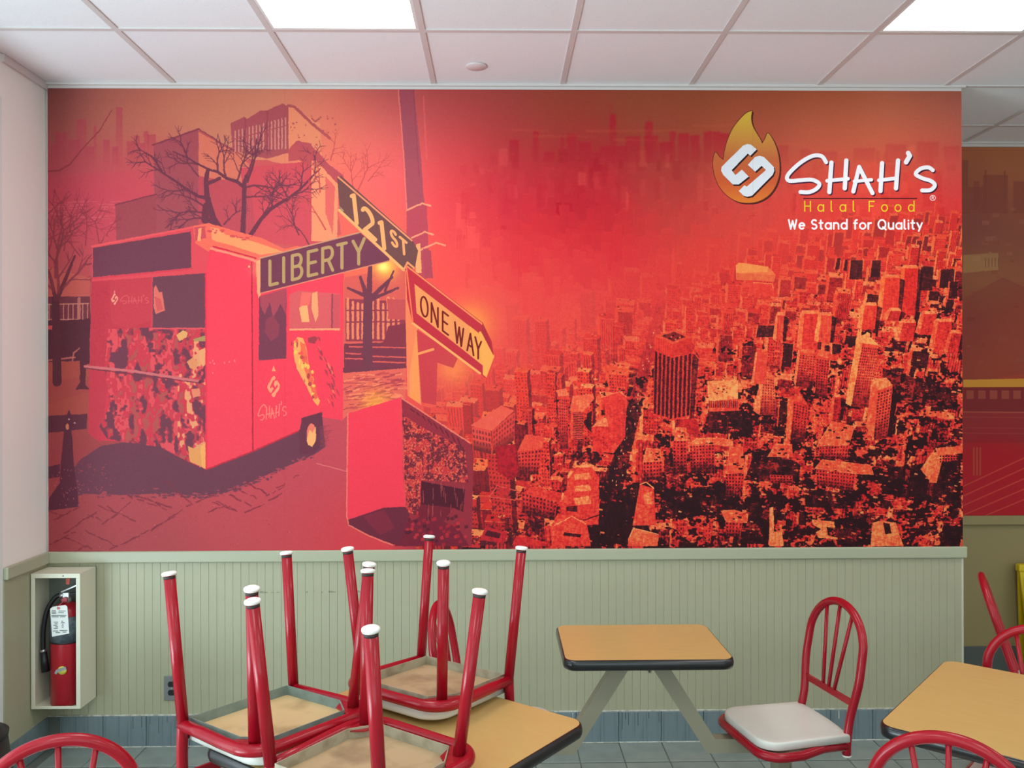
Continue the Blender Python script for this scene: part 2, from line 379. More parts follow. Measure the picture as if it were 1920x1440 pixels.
def paint_main(P):
    rng = np.random.default_rng(7)
    F = P.field([
     (90,165,128,72,72),(150,168,150,82,78),(230,175,178,98,86),(350,180,198,116,98),(500,178,205,126,104),(620,180,218,120,104),(700,172,196,98,92),(745,172,180,88,88),
     (95,260,160,84,78),(170,250,176,102,86),(260,250,194,114,92),(400,250,206,126,102),(560,250,222,132,104),(640,260,232,120,100),(720,260,230,104,102),
     (100,320,172,80,86),(200,330,186,80,90),(280,340,204,90,94),(650,340,240,116,104),(730,330,236,100,104),
     (100,375,186,66,84),(170,370,198,72,90),(270,372,212,82,96),(690,420,240,98,96),
     (95,420,184,80,86),(180,410,206,84,94),(250,400,212,84,96),(110,480,176,84,84),(650,470,240,110,90),(720,470,240,110,88),
     (100,760,160,76,74),(100,880,160,70,74),(100,980,164,76,78),(250,960,178,78,84),(400,980,190,80,86),(520,920,192,80,88),(600,880,194,80,90),(620,980,205,76,84),(520,1010,198,80,86),(300,1020,172,76,80),(150,1020,160,74,78),(700,1010,214,74,80),
     (800,175,182,80,80),(880,172,168,78,74),(950,172,162,74,66),(1050,175,156,78,58),(1180,180,152,78,56),(1300,180,152,80,56),(1420,182,160,82,60),(1550,185,168,88,64),(1700,185,176,96,76),(1795,180,160,90,80),
     (850,230,196,78,80),(950,235,172,68,66),(1080,235,164,64,58),(1250,232,160,80,60),(1400,235,176,92,66),(1550,235,190,104,76),(1680,235,200,116,86),(1790,230,190,112,88),
     (850,300,224,80,84),(950,300,194,62,68),(1100,310,184,52,60),(1250,310,178,62,62),(1400,300,196,78,70),(1550,290,210,86,72),(1700,290,218,86,74),(1790,290,200,80,78),
     (860,400,236,82,88),(950,380,206,58,70),(1100,380,196,52,62),(1250,380,192,72,68),(1400,390,212,80,74),(1550,390,224,76,70),(1700,400,228,74,68),(1790,400,214,70,70),
     (850,500,240,88,86),(1000,480,226,66,72),(1150,470,220,62,68),(1300,480,226,75,70),(1450,480,232,76,70),(1600,470,232,72,68),(1780,480,225,66,66),
     (900,600,236,92,86),(1050,580,232,84,80),(1200,560,226,76,74),(1350,580,228,70,68),(1550,580,224,64,64),(1780,580,210,58,60),
     (850,700,232,88,84),(900,780,226,84,80),(1000,700,228,80,78),(1100,740,232,76,76),(1250,700,224,68,68),(1500,750,214,60,60)], 78)
    P.a[:] = F
    base = F.copy()
    # ------------------------------------------------------------ city on the right
    DK = np.array((50, 27, 31), np.float32)
    def bg(x, y):
        q = P.t([(x, y)])[0]; return base[min(P.h-1, max(0, int(q[1]))), min(P.w-1, max(0, int(q[0])))]
    def smooth(a, b, v):
        t = min(1, max(0, (v-a)/(b-a))); return t*t*(3-2*t)
    def haze(x, y):
        v = y+.42*(x-1400)
        return min(.93, 1.04-smooth(390, 760, v))
    def mix(c, h, x, y): return np.array(c, np.float32)*(1-h)+bg(x, y)*h
    # dark ground growing towards the viewer
    n1 = vnoise(P.h, P.w, 26, rng); n2 = vnoise(P.h, P.w, 9, rng)
    YY, XX = np.mgrid[0:P.h, 0:P.w].astype(np.float32)
    ppx = XX/P.k+84; ppy = YY/2.0+165
    v = ppy+.30*(ppx-1400)
    t = np.clip((v-520)/(800-520), 0, 1); t = t*t*(3-2*t)
    side = np.clip((ppx-800)/190, 0, 1); low = np.clip((ppy-820)/90, 0, 1)
    t = t*np.clip(side+low*np.clip((ppx-730)/60, 0, 1), 0, 1)
    t *= .55+.45*np.clip((ppx-850)/260, 0, 1)
    t = np.clip(t*(.75+.5*n1), 0, .97)[..., None]
    plum = np.stack([np.interp(ppx, [700, 900, 1050, 1250], [112, 92, 62, 46]), np.interp(ppx, [700, 900, 1050, 1250], [48, 40, 30, 26]), np.interp(ppx, [700, 900, 1050, 1250], [64, 50, 36, 30])], -1).astype(np.float32)
    P.a += t*(plum-P.a)
    # far haze texture: soft low blocks
    for i in range(620):
        x = rng.uniform(850, 1800); y = rng.uniform(300, 560); w = rng.uniform(5, 20); h = rng.uniform(12, 70)*(.4+(y-280)/300)
        b = bg(x, y); d = rng.normal(0, 13)
        P.poly([(x, y-h), (x+w, y-h), (x+w, y), (x, y)], np.clip(b+np.array((d, d*.9, d*.6)), 0, 255), .42)
        if rng.random() < .5: P.line([(x, y-h), (x+w*rng.random(), y-h)], .6, np.clip(b+np.array((20, 34, 12)), 0, 255), .5)
    # skyline silhouettes
    for (x0, x1, yt) in [(955,973,262),(999,1010,247),(1020,1040,285),(1052,1057,256),(1063,1081,252),(1085,1109,266),(1125,1175,274),(1143,1155,214),(1172,1201,256),(1210,1224,228),(1208,1234,254),
                         (1236,1262,266),(1256,1267,247),(1272,1292,250),(1294,1312,254),(1319,1336,246),(1337,1352,247),(1352,1372,250),(1460,1478,272),(1500,1520,280),(1540,1570,284),(1600,1640,278),(1660,1700,270),(1720,1760,266),(1770,1800,274)]:
        f = .30 if x0 > 1400 else .8
        c = np.array((178, 48, 58), np.float32); yb = 305
        for k in range(7):
            ya = yt+(yb-yt)*k/7; yc = yt+(yb-yt)*(k+1)/7
            P.poly([(x0, ya), (x1, ya), (x1, yc), (x0, yc)], c, f*(1-.10*k))
    P.poly([(1143, 216), (1146, 212), (1150, 212), (1155, 226), (1155, 240), (1143, 240)], (176, 50, 58), .8)
    P.line([(1144, 216), (1144, 195)], .9, (172, 58, 58), .8); P.line([(1217, 228), (1217, 217)], .8, (172, 58, 58), .8)
    for (x, y, l) in [(1000,255,120),(1100,246,220),(1150,262,90),(960,243,70),(1500,245,160),(1650,252,130),(1300,236,150),(1450,270,80),(1520,300,90)]:
        P.line([(x, y), (x+l, y+rng.uniform(-3, 3))], 1.4, (206, 100, 72), .4, .4)
    # blocks of buildings, far to near
    items = []
    y = 420.
    while y < 1075:
        s = .40+(y-380)/620*.85
        x = 780+rng.uniform(0, 30)
        while x < 1840:
            w = s*rng.uniform(16, 42); lx = 770+max(0, (760-y))*.55
            ave = 1165+(830-y)*.275            # the open avenue
            if x > lx-w*.3 and not (ave-7*s < x+w*.5 < ave+26*s) and rng.random() < .93:
                items.append((y+rng.uniform(-6, 6)*s, x, w, s))
            x += w*rng.uniform(.85, 1.35)
        y += 12*s
    items.sort(key=lambda q: q[0])
    ROOF = [(236, 96, 66), (240, 120, 76), (226, 76, 62), (214, 62, 56), (242, 146, 92), (198, 56, 56)]
    def building(x, y, w, h, dep, s, front, left, right, roof, hz, win=True, lean=None):
        dx = (x-1170)*.00030*h if lean is None else lean
        sk = dep*.30
        A = (x, y); B = (x+w, y+dep*.10)
        a = (x+dx, y-h); b = (x+w*1.04+dx, y-h+dep*.10)
        off = (-.30*dep if x > 1170 else .30*dep)
        c = (b[0]+sk*.4+off*.2, b[1]-dep*.5); d = (a[0]+sk*.4+off*.2, a[1]-dep*.5)
        mx = lambda q: mix(q, hz, x, y-h*.5)
        fr = mx(front)
        P.poly([A, B, b, a], fr)
        if x > 1120:   # the sunny left flank shows
            e = w*.20; P.poly([A, (x-e, y-dep*.30), (a[0]-e, a[1]-dep*.34), a], mx(left)); d = (a[0]-e+sk*.2, a[1]-dep*.55)
        else:
            e = w*.24; P.poly([B, (x+w+e, y-dep*.25), (b[0]+e, b[1]-dep*.34), b], mx(right)); c = (b[0]+e, b[1]-dep*.45)
        rf = mx(roof); P.poly([a, b, c, d], rf)
        P.line([a, b], .55*s, mx((246, 150, 96)), .6)
        for k in range(int(3+w*.10)):   # roof clutter
            u, q = rng.random(), rng.random()
            px = a[0]+(b[0]-a[0])*u+(d[0]-a[0])*q; py = a[1]+(b[1]-a[1])*u+(d[1]-a[1])*q
            z = w*rng.uniform(.06, .18)
            P.poly([(px, py), (px+z, py), (px+z, py-z*.6), (px, py-z*.6)], mx(ROOF[rng.integers(6)] if rng.random() < .5 else (70, 34, 36)))
        if win and h > 16*s and s > .35:
            dk = mx((84, 36, 40)); st = max(2.6, 4.6*s); nx = max(2, int(w/st)); ny = int(h*.9/(st*1.15))
            mode = rng.random()
            for i in range(nx):
                fx = (i+.3)/nx
                if mode < .3:
                    P.line([(a[0]+(b[0]-a[0])*(fx+.12), a[1]+st), (A[0]+w*(fx+.12), A[1]-st)], .20*st, dk, .75)
                else:
                    for j in range(ny):
                        if rng.random() < .12: continue
                        fy = (j+.6)/ny
                        px = a[0]+(A[0]-a[0])*fy+w*fx; py = a[1]+(A[1]-a[1])*fy+dep*.1*fx
                        P.poly([(px, py), (px+st*.5, py), (px+st*.5, py+st*.6), (px, py+st*.6)], dk, .8)
        if hz < .6 and h > 12*s:   # sunk in shade at the foot
            for k in range(4): P.poly([(A[0]-w*.2, A[1]+1-h*.10*k), (B[0]+w*.1, B[1]+1-h*.10*k), (B[0]+w*.1, B[1]+2), (A[0]-w*.2, A[1]+2)], DK, .30*(1-hz)*(.4+.6*smooth(880, 1150, x)))
    for (y, x, w, s) in items:
        hz = haze(x, y); r = rng.random()
        tall = .10 if y > 560 else .2
        h = s*(rng.uniform(6, 20) if r > .45 else rng.uniform(18, 44)) if r > tall else s*rng.uniform(50, 105)
        if x < 1180: h *= 1.25
        if x < 900 and y > 700: h *= .7
        lit = rng.random()
        front = (236, 70, 62) if lit < .55 else ((214, 58, 56) if lit < .8 else (150, 42, 46))
        if x > 1450 and rng.random() < .30: front = (66, 32, 34)
        if x < 1000 and y > 860: front = tuple(np.array(front)*.82+np.array((8, 4, 10)))
        building(x, y, w*.86, h, w*.62, s, front, (244, 140, 84) if rng.random() < .6 else (238, 96, 66), (96, 36, 42), ROOF[rng.integers(6)], min(1, hz+.04))
        if hz < .45 and rng.random() < .75:   # cast shade and street
            P.poly([(x+w*.9, y), (x+w*1.5, y-w*.2), (x+w*1.55, y+w*.12), (x+w*.7, y+w*.25)], DK, .8*(1-hz))
            P.poly([(x-w*.1, y+1), (x+w*1.2, y+w*.08), (x+w*1.2, y+w*.30), (x-w*.1, y+w*.22)], DK, .85*(1-hz))
    # avenue and traffic
    for k in range(26):
        y0 = 1020-k*18; hz = haze(1170, y0); s = .25+(y0-380)/620*.95
        x0 = 1163+(830-y0)*.275
        P.poly([(x0-6*s, y0), (x0+26*s, y0), (x0+26*s+5, y0-19), (x0-6*s+5, y0-19)], mix((52, 28, 32) if y0 > 760 else (150, 46, 50), hz, x0, y0), .9)
    for k in range(60):
        y0 = rng.uniform(620, 1015); x0 = 1165+(830-y0)*.275+rng.uniform(0, 24)*(y0-380)/640
        P.poly([(x0, y0), (x0+1.6, y0), (x0+2, y0-3), (x0+.4, y0-3)], (236, 196, 150) if rng.random() < .6 else (200, 60, 56), .8)
    # street shade patches between the near blocks (right half)
    for (q, al) in [([(1190,905),(1225,905),(1215,1020),(1120,1020),(1150,930)],.9),([(1240,925),(1370,905),(1380,960),(1235,975)],.85),([(1330,760),(1410,775),(1412,815),(1318,812)],.85),
                    ([(1640,880),(1800,862),(1803,955),(1655,925)],.85),([(1510,918),(1610,925),(1600,955),(1510,950)],.85),([(1400,930),(1450,945),(1440,1020),(1372,1020)],.8),
                    ([(1655,690),(1795,735),(1795,770),(1660,750)],.7),([(1560,975),(1640,960),(1650,1020),(1570,1022)],.75),([(1420,840),(1500,870),(1500,905),(1395,900)],.75)]:
        P.poly(q, DK, al)
    for k in range(520):   # crumbs of roofs and cars in the dark streets
        x = rng.uniform(1180, 1802); y0 = rng.uniform(700, 1022)
        if haze(x, y0) > .5: continue
        z = rng.uniform(1.2, 4.5); c = ROOF[rng.integers(6)]
        P.poly([(x, y0), (x+z*1.8, y0+z*.4), (x+z*1.5, y0+z), (x-z*.2, y0+z*.7)], c, .8)
    fade = np.clip((ppy-330)/90, 0, 1)[..., None]; P.a = soft(P.a, 4)*(1-fade)+P.a*fade
    w0 = np.clip((ppy+.28*(ppx-1400)-640)/330, 0, 1)*np.clip((ppx-880)/260, 0, 1)
    f = vnoise(P.h, P.w, 30, rng, 40)*.40+vnoise(P.h, P.w, 13, rng, 17)*.32+vnoise(P.h, P.w, 6, rng, 8)*.28
    m = np.clip((f-(.66-.20*w0))*14, 0, 1)*(w0 > .02)*.93
    P.a += (m[..., None]*(plum-P.a)).astype(np.float32)
    g2 = vnoise(P.h, P.w, 5, rng, 8)*.5+vnoise(P.h, P.w, 11, rng, 14)*.5
    m = np.clip((g2-.60)*9, 0, 1)*np.clip((ppy+.3*(ppx-1400)-520)/200, 0, 1)*(P.a[..., 0] > 150)*np.clip((ppx-900)/200, 0, 1)*.55
    P.a += (m[..., None]*(np.array((240, 128, 82), np.float32)-P.a)).astype(np.float32)
    wobble(P, rng, ((24, 2.6), (7, 2.2)))
    for k in range(420):   # lit crumbs left between the blocks
        x = rng.uniform(1010, 1802); y0 = rng.uniform(640, 1022)
        if haze(x, y0) > .5: continue
        z = rng.uniform(1.2, 5); c = ROOF[rng.integers(6)]
        P.poly([(x, y0), (x+z*1.8, y0+z*.4), (x+z*1.5, y0+z), (x-z*.2, y0+z*.7)], c, .85)
    # the named shapes: towers that stand out
    def foot(bl, br, tl, hz, d=.45):
        H_ = (bl[1]-tl[1])*d
        for k in range(9):
            u = H_*(1-k/9); P.poly([(bl[0]+(tl[0]-bl[0])*u/max(1, bl[1]-tl[1]), bl[1]-u), (br[0]+(tl[0]-bl[0])*u/max(1, bl[1]-tl[1]), br[1]-u), (br[0], br[1]), (bl[0], bl[1])], DK, .13*(1-hz))
    def tower(front, left, roof, cf, cl, cr, nx, ny, dk, hz=.05, stripes=False, top=.05, fs=.52):
        f = [np.array(p, float) for p in front]   # a b (top) c d (bottom, right then left)
        for pl, c in ((left, cl), (front, cf), (roof, cr)):
            if pl: P.poly(pl, mix(c, hz, *pl[0]))
        if fs < .8 and not stripes: foot(f[3], f[2], f[0], hz)
        for i in range(nx):
            for j in range(1 if stripes else ny):
                u0 = (i+.2)/nx; u1 = u0+fs/nx; v0 = top+(1-top)*((j+.2)/ny if not stripes else 0); v1 = v0+((1-top)*.55/ny if not stripes else (1-top)*.97)
                g = lambda u, v: tuple((f[0]*(1-u)+f[1]*u)*(1-v)+(f[3]*(1-u)+f[2]*u)*v)
                P.poly([g(u0, v0), g(u1, v0), g(u1, v1), g(u0, v1)], dk, .85)
    # dark striped tower
    P.poly([(1299,664),(1310,672),(1300,800),(1290,800)], DK, .7)
    tower([(1227,655),(1257,668),(1254,787),(1224,778)], None, None, (226,66,62), 0, 0, 4, 1, (48,28,34), stripes=True, top=.02, fs=.58)
    tower([(1257,668),(1298,659),(1294,782),(1254,790)], None, None, (232,70,64), 0, 0, 5, 1, (46,27,33), stripes=True, top=.03, fs=.56)
    for k in range(22):
        y0 = 668+k*5.2; P.line([(1227-k*.1, y0-8), (1256, y0), (1297, y0-6)], .35, (150, 50, 52), .6)
    P.poly([(1227,630),(1262,645),(1298,632),(1298,660),(1257,668),(1227,656)], (234,72,66))
    P.poly([(1262,645),(1298,632),(1298,660),(1257,668)], (216,64,60))
    for k in range(7): P.line([(1231+k*4.4, 633+k*1.8), (1231+k*4.2, 656+k*1.8)], .5, (196, 54, 54), .7)
    P.poly([(1227,630),(1265,617),(1298,632),(1262,645)], (228,84,68)); P.poly([(1240,630),(1264,622),(1286,632),(1262,640)], (120,42,44))
    for k in range(9): P.poly([(1244+k*4, 628+(k*7) % 9), (1248+k*4, 627+(k*7) % 9), (1248+k*4, 631+(k*7) % 9)], (236,110,78) if k % 2 else (50,28,30))
    # pale slab tower right of centre
    tower([(1617,644),(1648,647),(1631,764),(1596,762)], [(1606,634),(1617,644),(1596,762),(1585,756)], [(1606,634),(1622,626),(1632,632),(1648,647),(1617,644)],
          (238,88,70), (246,156,84), (246,170,100), 8, 22, (92,40,42))
    P.poly([(1620,630),(1626,622),(1632,626),(1632,640),(1622,640)], (246,166,92))
    tower([(1646,732),(1674,722),(1664,820),(1638,826)], [(1634,712),(1646,732),(1638,826),(1624,800)], [(1634,712),(1662,708),(1674,722),(1646,732)], (234,92,70), (240,110,74), (244,140,86), 5, 16, (80,36,38))
    P.poly([(1674,722),(1684,740),(1672,815),(1664,820)], DK, .9)
    tower([(1500,661),(1530,664),(1524,728),(1492,724)], [(1496,656),(1500,661),(1492,724),(1488,716)], [(1496,656),(1522,654),(1530,664),(1500,661)], (226,76,64), (244,130,82), (238,104,72), 6, 13, (96,40,42))
    tower([(1531,668),(1556,672),(1550,745),(1528,742)], None, [(1531,668),(1538,654),(1556,660),(1556,672)], (220,70,62), 0, (236,110,76), 5, 14, (84,38,40))
    tower([(1488,752),(1516,760),(1508,830),(1482,826)], [(1480,744),(1488,752),(1482,826),(1473,815)], [(1480,744),(1504,742),(1516,760),(1488,752)], (212,64,58), (242,108,72), (236,96,70), 5, 13, (84,36,38))
    P.poly([(1477,745),(1485,755),(1478,860),(1473,830)], (244,112,72))
    tower([(1432,704),(1452,708),(1456,778),(1424,778)], [(1428,702),(1432,704),(1424,778),(1412,770)], [(1428,702),(1446,698),(1452,708),(1432,704)], (238,112,76), (244,142,88), (242,130,82), 5, 13, (100,46,44))
    P.poly([(1416,662),(1440,658),(1436,720),(1412,720)], mix((240,96,74), .2, 1420, 700)); P.poly([(1416,662),(1420,660),(1413,722),(1409,722)], (246,140,90))
    P.poly([(1380,497),(1386,492),(1440,500),(1454,514),(1452,528),(1380,524)], (238,120,80)); P.poly([(1380,497),(1386,492),(1440,500),(1438,510),(1380,512)], (242,146,86))
    for k in range(8): P.line([(1381, 513+k*1.6), (1452, 516+k*1.6)], .3, (206,72,64), .7)
    P.poly([(1405,530),(1450,532),(1452,556),(1405,553)], (232,76,68)); P.line([(1412,530),(1448,532),(1450,541)], .7, (242,140,90))
    for (x0, y0, x1, y1) in [(1596,488,1618,524),(1636,488,1652,520),(1727,500,1750,545),(1765,505,1790,540),(1782,528,1796,560),(1570,484,1576,505),(1585,486,1590,508),(1715,590,1730,620),(1745,600,1765,628),(1422,610,1452,632)]:
        P.poly([(x0, y0), (x1, y0), (x1-2, y1), (x0-4, y1)], (66,32,36), .88)
        P.poly([(x0-3, y0-1), (x0, y0), (x0-4, y1), (x0-7, y1)], (240,104,76), .8)
    for (x0, y0, x1, y1, c, cl) in [(1690,500,1722,592,(236,66,60),(242,110,70)),(1652,518,1688,602,(240,76,64),(246,120,72)),(1500,585,1536,655,(238,72,66),(246,120,80)),(1534,588,1560,642,(240,92,70),(246,146,84)),(1615,570,1645,618,(238,72,62),(244,130,80)),(1664,580,1690,602,(200,60,56),(240,110,76)),
                                (1686,602,1718,640,(222,66,60),(244,120,78)),(1726,586,1756,628,(232,72,62),(246,120,78)),(1752,600,1786,656,(236,70,60),(244,110,70)),(1780,622,1803,662,(222,64,58),(240,104,70)),(1455,588,1470,640,(236,84,70),(244,130,84)),(1562,742,1578,788,(206,52,56),(242,110,72))]:
        dx = (x0-1300)*.015
        P.poly([(x0, y0+3), (x1, y0+3), (x1-dx, y1), (x0-dx, y1)], c); P.poly([(x0, y0), (x0+(x1-x0)*.22, y0+3), (x0+(x1-x0)*.16-dx, y1), (x0-4-dx, y1-4)], cl)
        for k in range(3):
            u = rng.uniform(.25, .9); P.line([(x0+(x1-x0)*u, y0+6), (x0+(x1-x0)*u-dx, y1-2)], .6, np.array(c)*.86, .7)
        for k in range(8): P.line([(x0+(x1-x0)*.24, y0+6+k*(y1-y0-8)/8), (x1, y0+6+k*(y1-y0-8)/8)], .3, np.array(c)*.8, .5)
        P.poly([(x0, y0+3), (x0+4, y0-3), (x1-3, y0-3), (x1, y0+3)], (242,132,86)); P.poly([(x1, y0+4), (x1+9, y0+8), (x1+6-dx, y1), (x1-dx, y1)], DK, .8)
    # wide roof block with sky-lit top, office blocks low right
    P.poly([(1326,714),(1382,712),(1384,748),(1328,752)], (242,150,92)); P.poly([(1328,752),(1384,748),(1386,770),(1330,772)], (226,80,66))
    for k in range(16): P.line([(1331+k*3.4, 752), (1331+k*3.4, 764)], .7, (70,34,36))
    
    for k in range(16):
        x, y = rng.uniform(1336, 1362), rng.uniform(721, 742); z = rng.uniform(1.5, 4.5); P.poly([(x, y), (x+z, y), (x+z, y+z*.7), (x, y+z*.7)], [(84,38,38),(64,32,34),(236,110,76),(206,74,60)][rng.integers(4)])
    P.poly([(1366,740),(1384,712),(1384,748)], (246,172,104))
    P.poly([(1272,786),(1302,784),(1310,792),(1310,812),(1296,816),(1272,800)], (200,52,54))
    for (fr, rf) in [([(1293,836),(1340,832),(1340,888),(1295,888)],[(1290,836),(1306,822),(1356,822),(1340,834)]),([(1262,826),(1288,826),(1288,888),(1262,888)],[(1264,826),(1268,802),(1286,802),(1288,826)]),([(1206,866),(1242,864),(1242,898),(1206,902)],[(1206,866),(1212,840),(1236,842),(1242,864)]),
                     ([(1536,838),(1592,834),(1588,862),(1536,860)],[(1532,836),(1560,790),(1602,800),(1592,834)]),([(1530,880),(1604,888),(1600,920),(1532,910)],[(1528,878),(1542,862),(1632,872),(1638,890),(1604,888)]),([(1360,888),(1396,888),(1392,932),(1362,930)],[(1362,888),(1368,838),(1392,838),(1396,886)]),
                     ([(1444,890),(1486,892),(1486,906),(1446,906)],[(1440,856),(1454,832),(1484,834),(1486,856)]),([(1360,978),(1392,980),(1388,1006),(1362,1006)],[(1352,958),(1376,956),(1402,964),(1400,980),(1362,978)])]:
        P.poly(fr, (228,70,64)); P.poly(rf, (238,104,72))
        f = [np.array(p, float) for p in fr]; nx = max(4, int((f[1][0]-f[0][0])/5.4)); ny = max(3, int((f[2][1]-f[1][1])/6))
        for i in range(nx):
            for j in range(ny):
                g = lambda u, w_: tuple((f[0]*(1-u)+f[1]*u)*(1-w_)+(f[3]*(1-u)+f[2]*u)*w_)
                P.poly([g((i+.2)/nx, (j+.2)/ny), g((i+.7)/nx, (j+.2)/ny), g((i+.7)/nx, (j+.75)/ny), g((i+.2)/nx, (j+.75)/ny)], (74,34,38), .85)
        P.line(rf+[rf[0]], .6, (244,140,96), .8)
        foot(f[3], f[2], f[0], 0, .55)
        x0_, x1_ = min(p[0] for p in rf), max(p[0] for p in rf); y0_, y1_ = min(p[1] for p in rf), max(p[1] for p in rf)
        for k in range(13):
            cx = x0_+(x1_-x0_)*rng.uniform(.15, .8); cy = y0_+(y1_-y0_)*rng.uniform(.2, .85); z = rng.uniform(2, 8)
            P.poly([(cx, cy), (cx+z, cy+rng.uniform(-1, 1)), (cx+z*1.1, cy+z*.5), (cx+1, cy+z*.5)], [(60,30,33),(244,140,90),(206,62,58),(226,96,68),(90,36,38)][rng.integers(5)])
            if rng.random() < .4: P.poly([(cx, cy-z*.7), (cx+z, cy-z*.7), (cx+z, cy), (cx, cy)], (242,116,78))
    P.poly([(1748,870),(1758,840),(1806,836),(1806,850),(1770,852),(1756,905),(1742,905)], (240,116,74))
    P.poly([(1726,880),(1752,842),(1750,904),(1742,900)], (242,124,78))
    for i in range(8):
        for j in range(3): P.poly([(1762+i*5.2, 854+j*5), (1765+i*5.2, 854+j*5), (1765+i*5.2, 857+j*5), (1762+i*5.2, 857+j*5)], (70,32,36))
    P.poly([(1522,974),(1564,978),(1566,990),(1550,988),(1552,1004),(1570,1008),(1570,1012),(1534,1008),(1530,998),(1540,992),(1524,984)], (242,140,84))
    P.poly([(1636,980),(1654,976),(1680,980),(1694,1024),(1632,1024)], (240,128,80)); P.poly([(1656,980),(1668,982),(1672,1000),(1660,1002)], (60,30,32))
    P.poly([(1443,952),(1450,950),(1452,1024),(1442,1024)], (246,146,100)); P.poly([(1452,996),(1466,998),(1470,1024),(1450,1024)], (244,140,84))
    # blocks left of the avenue
    tower([(1048,742),(1064,744),(1066,842),(1050,842)], None, [(1042,732),(1062,728),(1068,742),(1048,744)], (222,70,66), 0, (240,120,90), 4, 17, (96,40,48), hz=.15)
    tower([(1070,770),(1092,770),(1092,826),(1070,824)], None, [(1068,770),(1074,742),(1112,738),(1114,748),(1094,772)], (232,88,74), 0, (240,110,82), 1, 16, (84,38,42), hz=.1, fs=.9)
    P.poly([(1101,775),(1110,770),(1108,810),(1098,800)], DK, .8)
    P.poly([(1110,800),(1142,780),(1152,790),(1150,850),(1112,846)], (234,68,66)); P.poly([(1110,800),(1122,788),(1142,780),(1150,786),(1140,800)], (242,130,92))
    for k in range(14): P.poly([(1116+(k*7) % 32, 806+(k*11) % 36), (1118+(k*7) % 32, 806+(k*11) % 36), (1118+(k*7) % 32, 809+(k*11) % 36)], (120,44,48))
    P.poly([(1130,745),(1160,735),(1176,745),(1172,820),(1150,850)], (238,74,70), .9); P.line([(1132,744),(1162,734),(1174,744)], 1, (246,130,96))
    tower([(885,800),(920,808),(922,852),(888,844)], None, [(882,798),(940,760),(964,770),(922,808)], (224,84,76), 0, (234,104,86), 6, 4, (120,50,56), hz=.25)
    tower([(924,806),(966,772),(964,826),(924,852)], None, None, (212,74,70), 0, 0, 8, 5, (130,50,56), hz=.3)
    tower([(970,846),(1016,840),(1010,890),(974,886)], None, [(970,846),(986,814),(1020,820),(1016,842)], (220,70,66), 0, (228,88,74), 7, 6, (90,36,44), hz=.05)
    P.poly([(928,838),(966,832),(972,884),(962,902),(934,885)], (176,46,56))
    P.line([(918,932),(932,910),(974,922),(966,938),(918,932)], .9, (214,92,84)); P.poly([(930,926),(936,916),(954,914),(956,924),(944,932)], (190,60,62))
    for k in range(3):   # stepped round-cornered block in front
        yb = 930+k*22; P.poly([(1064-k*6,yb-30),(1080,yb-52),(1110,yb-54),(1124,yb-34),(1122,yb+10),(1060-k*6,yb+12)], (234-k*4,78-k*3,66)); P.line([(1064-k*6,yb-8),(1092,yb+2),(1122,yb-8)], 1.1, (92,36,42)); P.poly([(1076,yb-40),(1104,yb-44),(1110,yb-30),(1080,yb-26)], (244,136,86))
    tower([(978,922),(1046,938),(1040,976),(980,962)], None, [(976,930),(996,912),(1054,924),(1050,946)], (206,62,62), 0, (222,74,68), 10, 5, (84,34,42))
    P.poly([(1034,985),(1046,962),(1100,978),(1108,1024),(1034,1024)], (230,76,66)); P.line([(1040,985),(1072,968),(1098,982)], 1.2, (244,140,100)); P.poly([(1058,998),(1090,1002),(1088,1008),(1056,1004)], (80,34,40)); P.poly([(1062,950),(1082,948),(1082,960),(1062,958)], (96,38,42))
    P.poly([(1186,985),(1200,908),(1226,916),(1230,985)], (232,78,66)); P.poly([(1206,925),(1222,922),(1222,946),(1208,944)], (242,124,80)); P.line([(1200,908),(1212,904),(1226,916)], 1, (246,160,110))
    P.poly([(1178,1010),(1188,990),(1236,1004),(1232,1024),(1178,1024)], (236,104,74)); P.line([(1180,1008),(1188,990),(1234,1002)], .9, (246,170,130))
    P.poly([(900,1012),(910,988),(952,998),(944,1020)], (196,56,64)); P.poly([(908,1004),(914,994),(940,1000),(936,1010)], (92,36,46)); P.poly([(960,1022),(968,1005),(1026,1016),(1022,1024)], (208,60,64))
    hz_ = 1-np.clip((ppy+.42*(ppx-1400)-420)/360, 0, 1); w_ = ((1-hz_*.92)*np.clip((ppx-870)/160, 0, 1)*np.clip((ppy-400)/160, 0, 1)).astype(np.float32)
    G = P.a[..., 1]; tt = np.interp(G, [26, 42, 60, 76, 120, 170], [0, .25, .45, .6, .8, 1]).astype(np.float32)
    nn = (vnoise(P.h, P.w, 18, rng, 5)-.5)*.26+(vnoise(P.h, P.w, 5, rng, 9)-.5)*.34+(vnoise(P.h, P.w, 3, rng)-.5)*.20+(vnoise(P.h, P.w, 70, rng)-.5)*.16
    tt = np.clip(tt+nn*np.where(tt < .2, .55, 1.), 0, 1)
    gm = np.stack([np.interp(tt, [0, .14, .30, .45, .6, .8, 1], q) for q in ([46, 58, 158, 216, 238, 241, 250], [26, 28, 42, 58, 72, 108, 164], [30, 33, 48, 60, 68, 78, 104])], -1).astype(np.float32)
    P.a += (w_*.72)[..., None]*(gm-P.a)
    # ------------------------------------------------------------ street picture on the left
    PL = (112, 62, 76)
    mk = lambda *c: c
    for (x0, x1, yt) in [(103,126,248),(96,108,272),(144,162,224),(128,150,262),(175,181,236),(193,206,261),(160,176,275),(217,230,201),(210,222,275),(238,252,265),(251,262,254),(262,272,268),(270,279,246),(276,292,252)]:
        for k in range(6):
            ya = yt+(312-yt)*k/6; P.poly([(x0, ya), (x1, ya), (x1, ya+(312-yt)/6+.3), (x0, ya+(312-yt)/6+.3)], (178, 70, 84), .62-.095*k)
